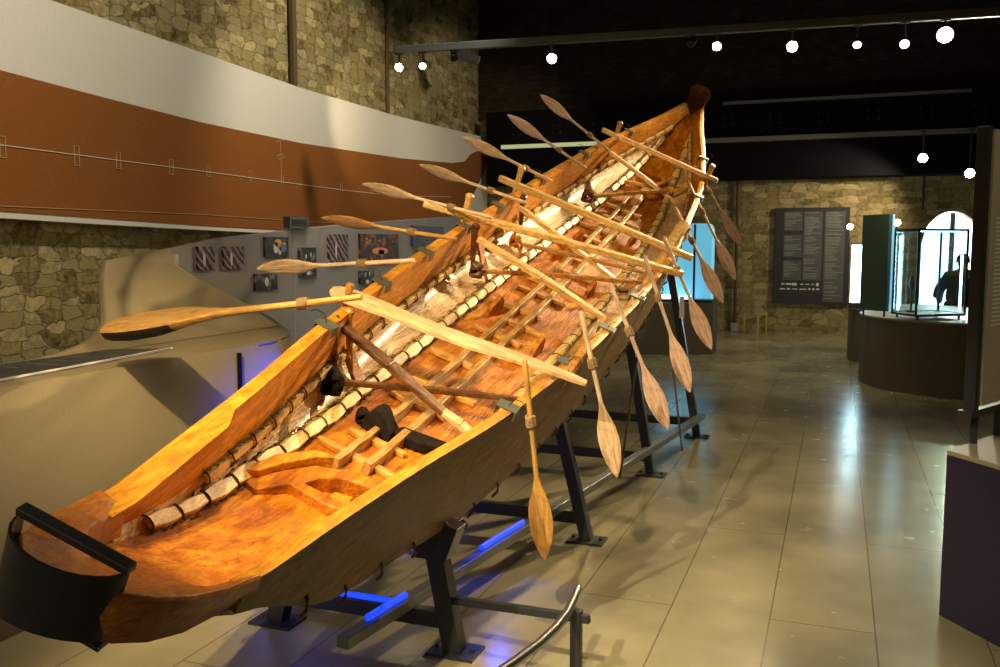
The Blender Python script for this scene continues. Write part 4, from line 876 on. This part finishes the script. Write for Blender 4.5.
spot((-1.5, 1.0, 4.6), (-2.6, 6.3, 2.0), 520, warm2, 34, rad=.05)
spot((1.4, 10.0, 4.0), (-1.4, 8.6, 2.5), 200, warm, 30, rad=.05)       # front keys, and spots added to brighten paddles and far end
spot((-.9, 2.0, 5.2), (-1.55, 2.7, 1.0), 760, warm, 27, rad=.04)
for y, p in ((1.5, 380), (5.5, 430), (10, 480), (14.5, 150)):
    spot((-3.4, y, 5.6), (-6.7, y+1.2, 2.9), p, (1, .86, .62), 84, rad=.15)      # added banner wash, no fixtures
spot((-5.17, 10.1, 3.75), (-6.7, 12.8, 3.3), 130, warm2, 60)
spot((-1.6, -1.6, 5.2), (-3.6, 4.2, 1.0), 420, warm2, 42, rad=1.2)
spot((-2.35, -1.6, 2.5), (-3.2, 3.0, .7), 250, warm2, 66, rad=1.2)
spot((-2.6, 5.2, 5.6), (-4, 7.4, 1.5), 450, (1, .86, .66), 46, rad=.5)
spot((-2.55, 5.05, .7), (-3.14, 4.5, .72), 150, (.01, .05, 1), 50, blend=.9, rad=.03)        # added spots for counter, photo panel and blue patch
spot((1.22, 15.9, 2.9), (-1.5, 17.3, 1.0), 170, warm2, 110, rad=.06)
spot((1.95, 15.9, 2.65), (.6, 9, .3), 260, warm2, 90, rad=.06)
spot((.8, 6, 5.5), (.3, 5.2, 0), 430, warm2, 80, rad=.7)  # added soft fill over the floor
spot((-1.0, 11.5, 5.5), (-.8, 12.5, 0), 330, warm2, 70, rad=.15)
spot((2.6, 1.5, 4.6), (.9, 4.9, 1.9), 160, warm2, 40, rad=.1)  # spot added to brighten the standing text panel
spot((.3, 12.7, 1.9), (-.4, 17.3, 1.2), 30, warm2, 110, rad=.04); spot((.75, 10.6, 2.1), (.42, 11.2, 1.6), 8, warm2, 60, rad=.03)
spot((-1.75, 3.95, .33), (-2.6, 4.6, .3), 6, (.02, .08, 1), 120, rad=.03); spot((-1.5, 4.0, .5), (-1.35, 3.7, 0), 7, (.02, .08, 1), 75, rad=.03)
spot((-2.6, 3.9, .3), (-3.15, 4.5, .75), 7, (.02, .08, 1), 80, rad=.05); point((-1.95, 3.0, .3), 1.0, (.02, .08, 1), .05)
spot((1.85, 17.0, 1.6), (.9, 8, 0), 260, (.7, .92, 1), 46, rad=.35)

wd = bpy.data.worlds.new('world'); sc.world = wd; wd.use_nodes = True
wd.node_tree.nodes['Background'].inputs[0].default_value = (.02, .018, .012, 1); wd.node_tree.nodes['Background'].inputs[1].default_value = 1

# ------------------------------------------------------------------ camera
cd = bpy.data.cameras.new('camera'); cam = bpy.data.objects.new('camera', cd); C.objects.link(cam)
cd.sensor_width = 36; cd.lens = 32.4; cd.clip_end = 100
cam.location = (0, 0, 1.6); cam.rotation_euler = (radians(90-5.616), 0, radians(20.493)); sc.camera = cam
vs = sc.view_settings; vs.view_transform = 'Standard'; vs.look = 'None'; vs.exposure = 0; vs.gamma = 1; vs.use_curve_mapping = False
sc.cycles.max_bounces = 6; sc.cycles.sample_clamp_indirect = 4
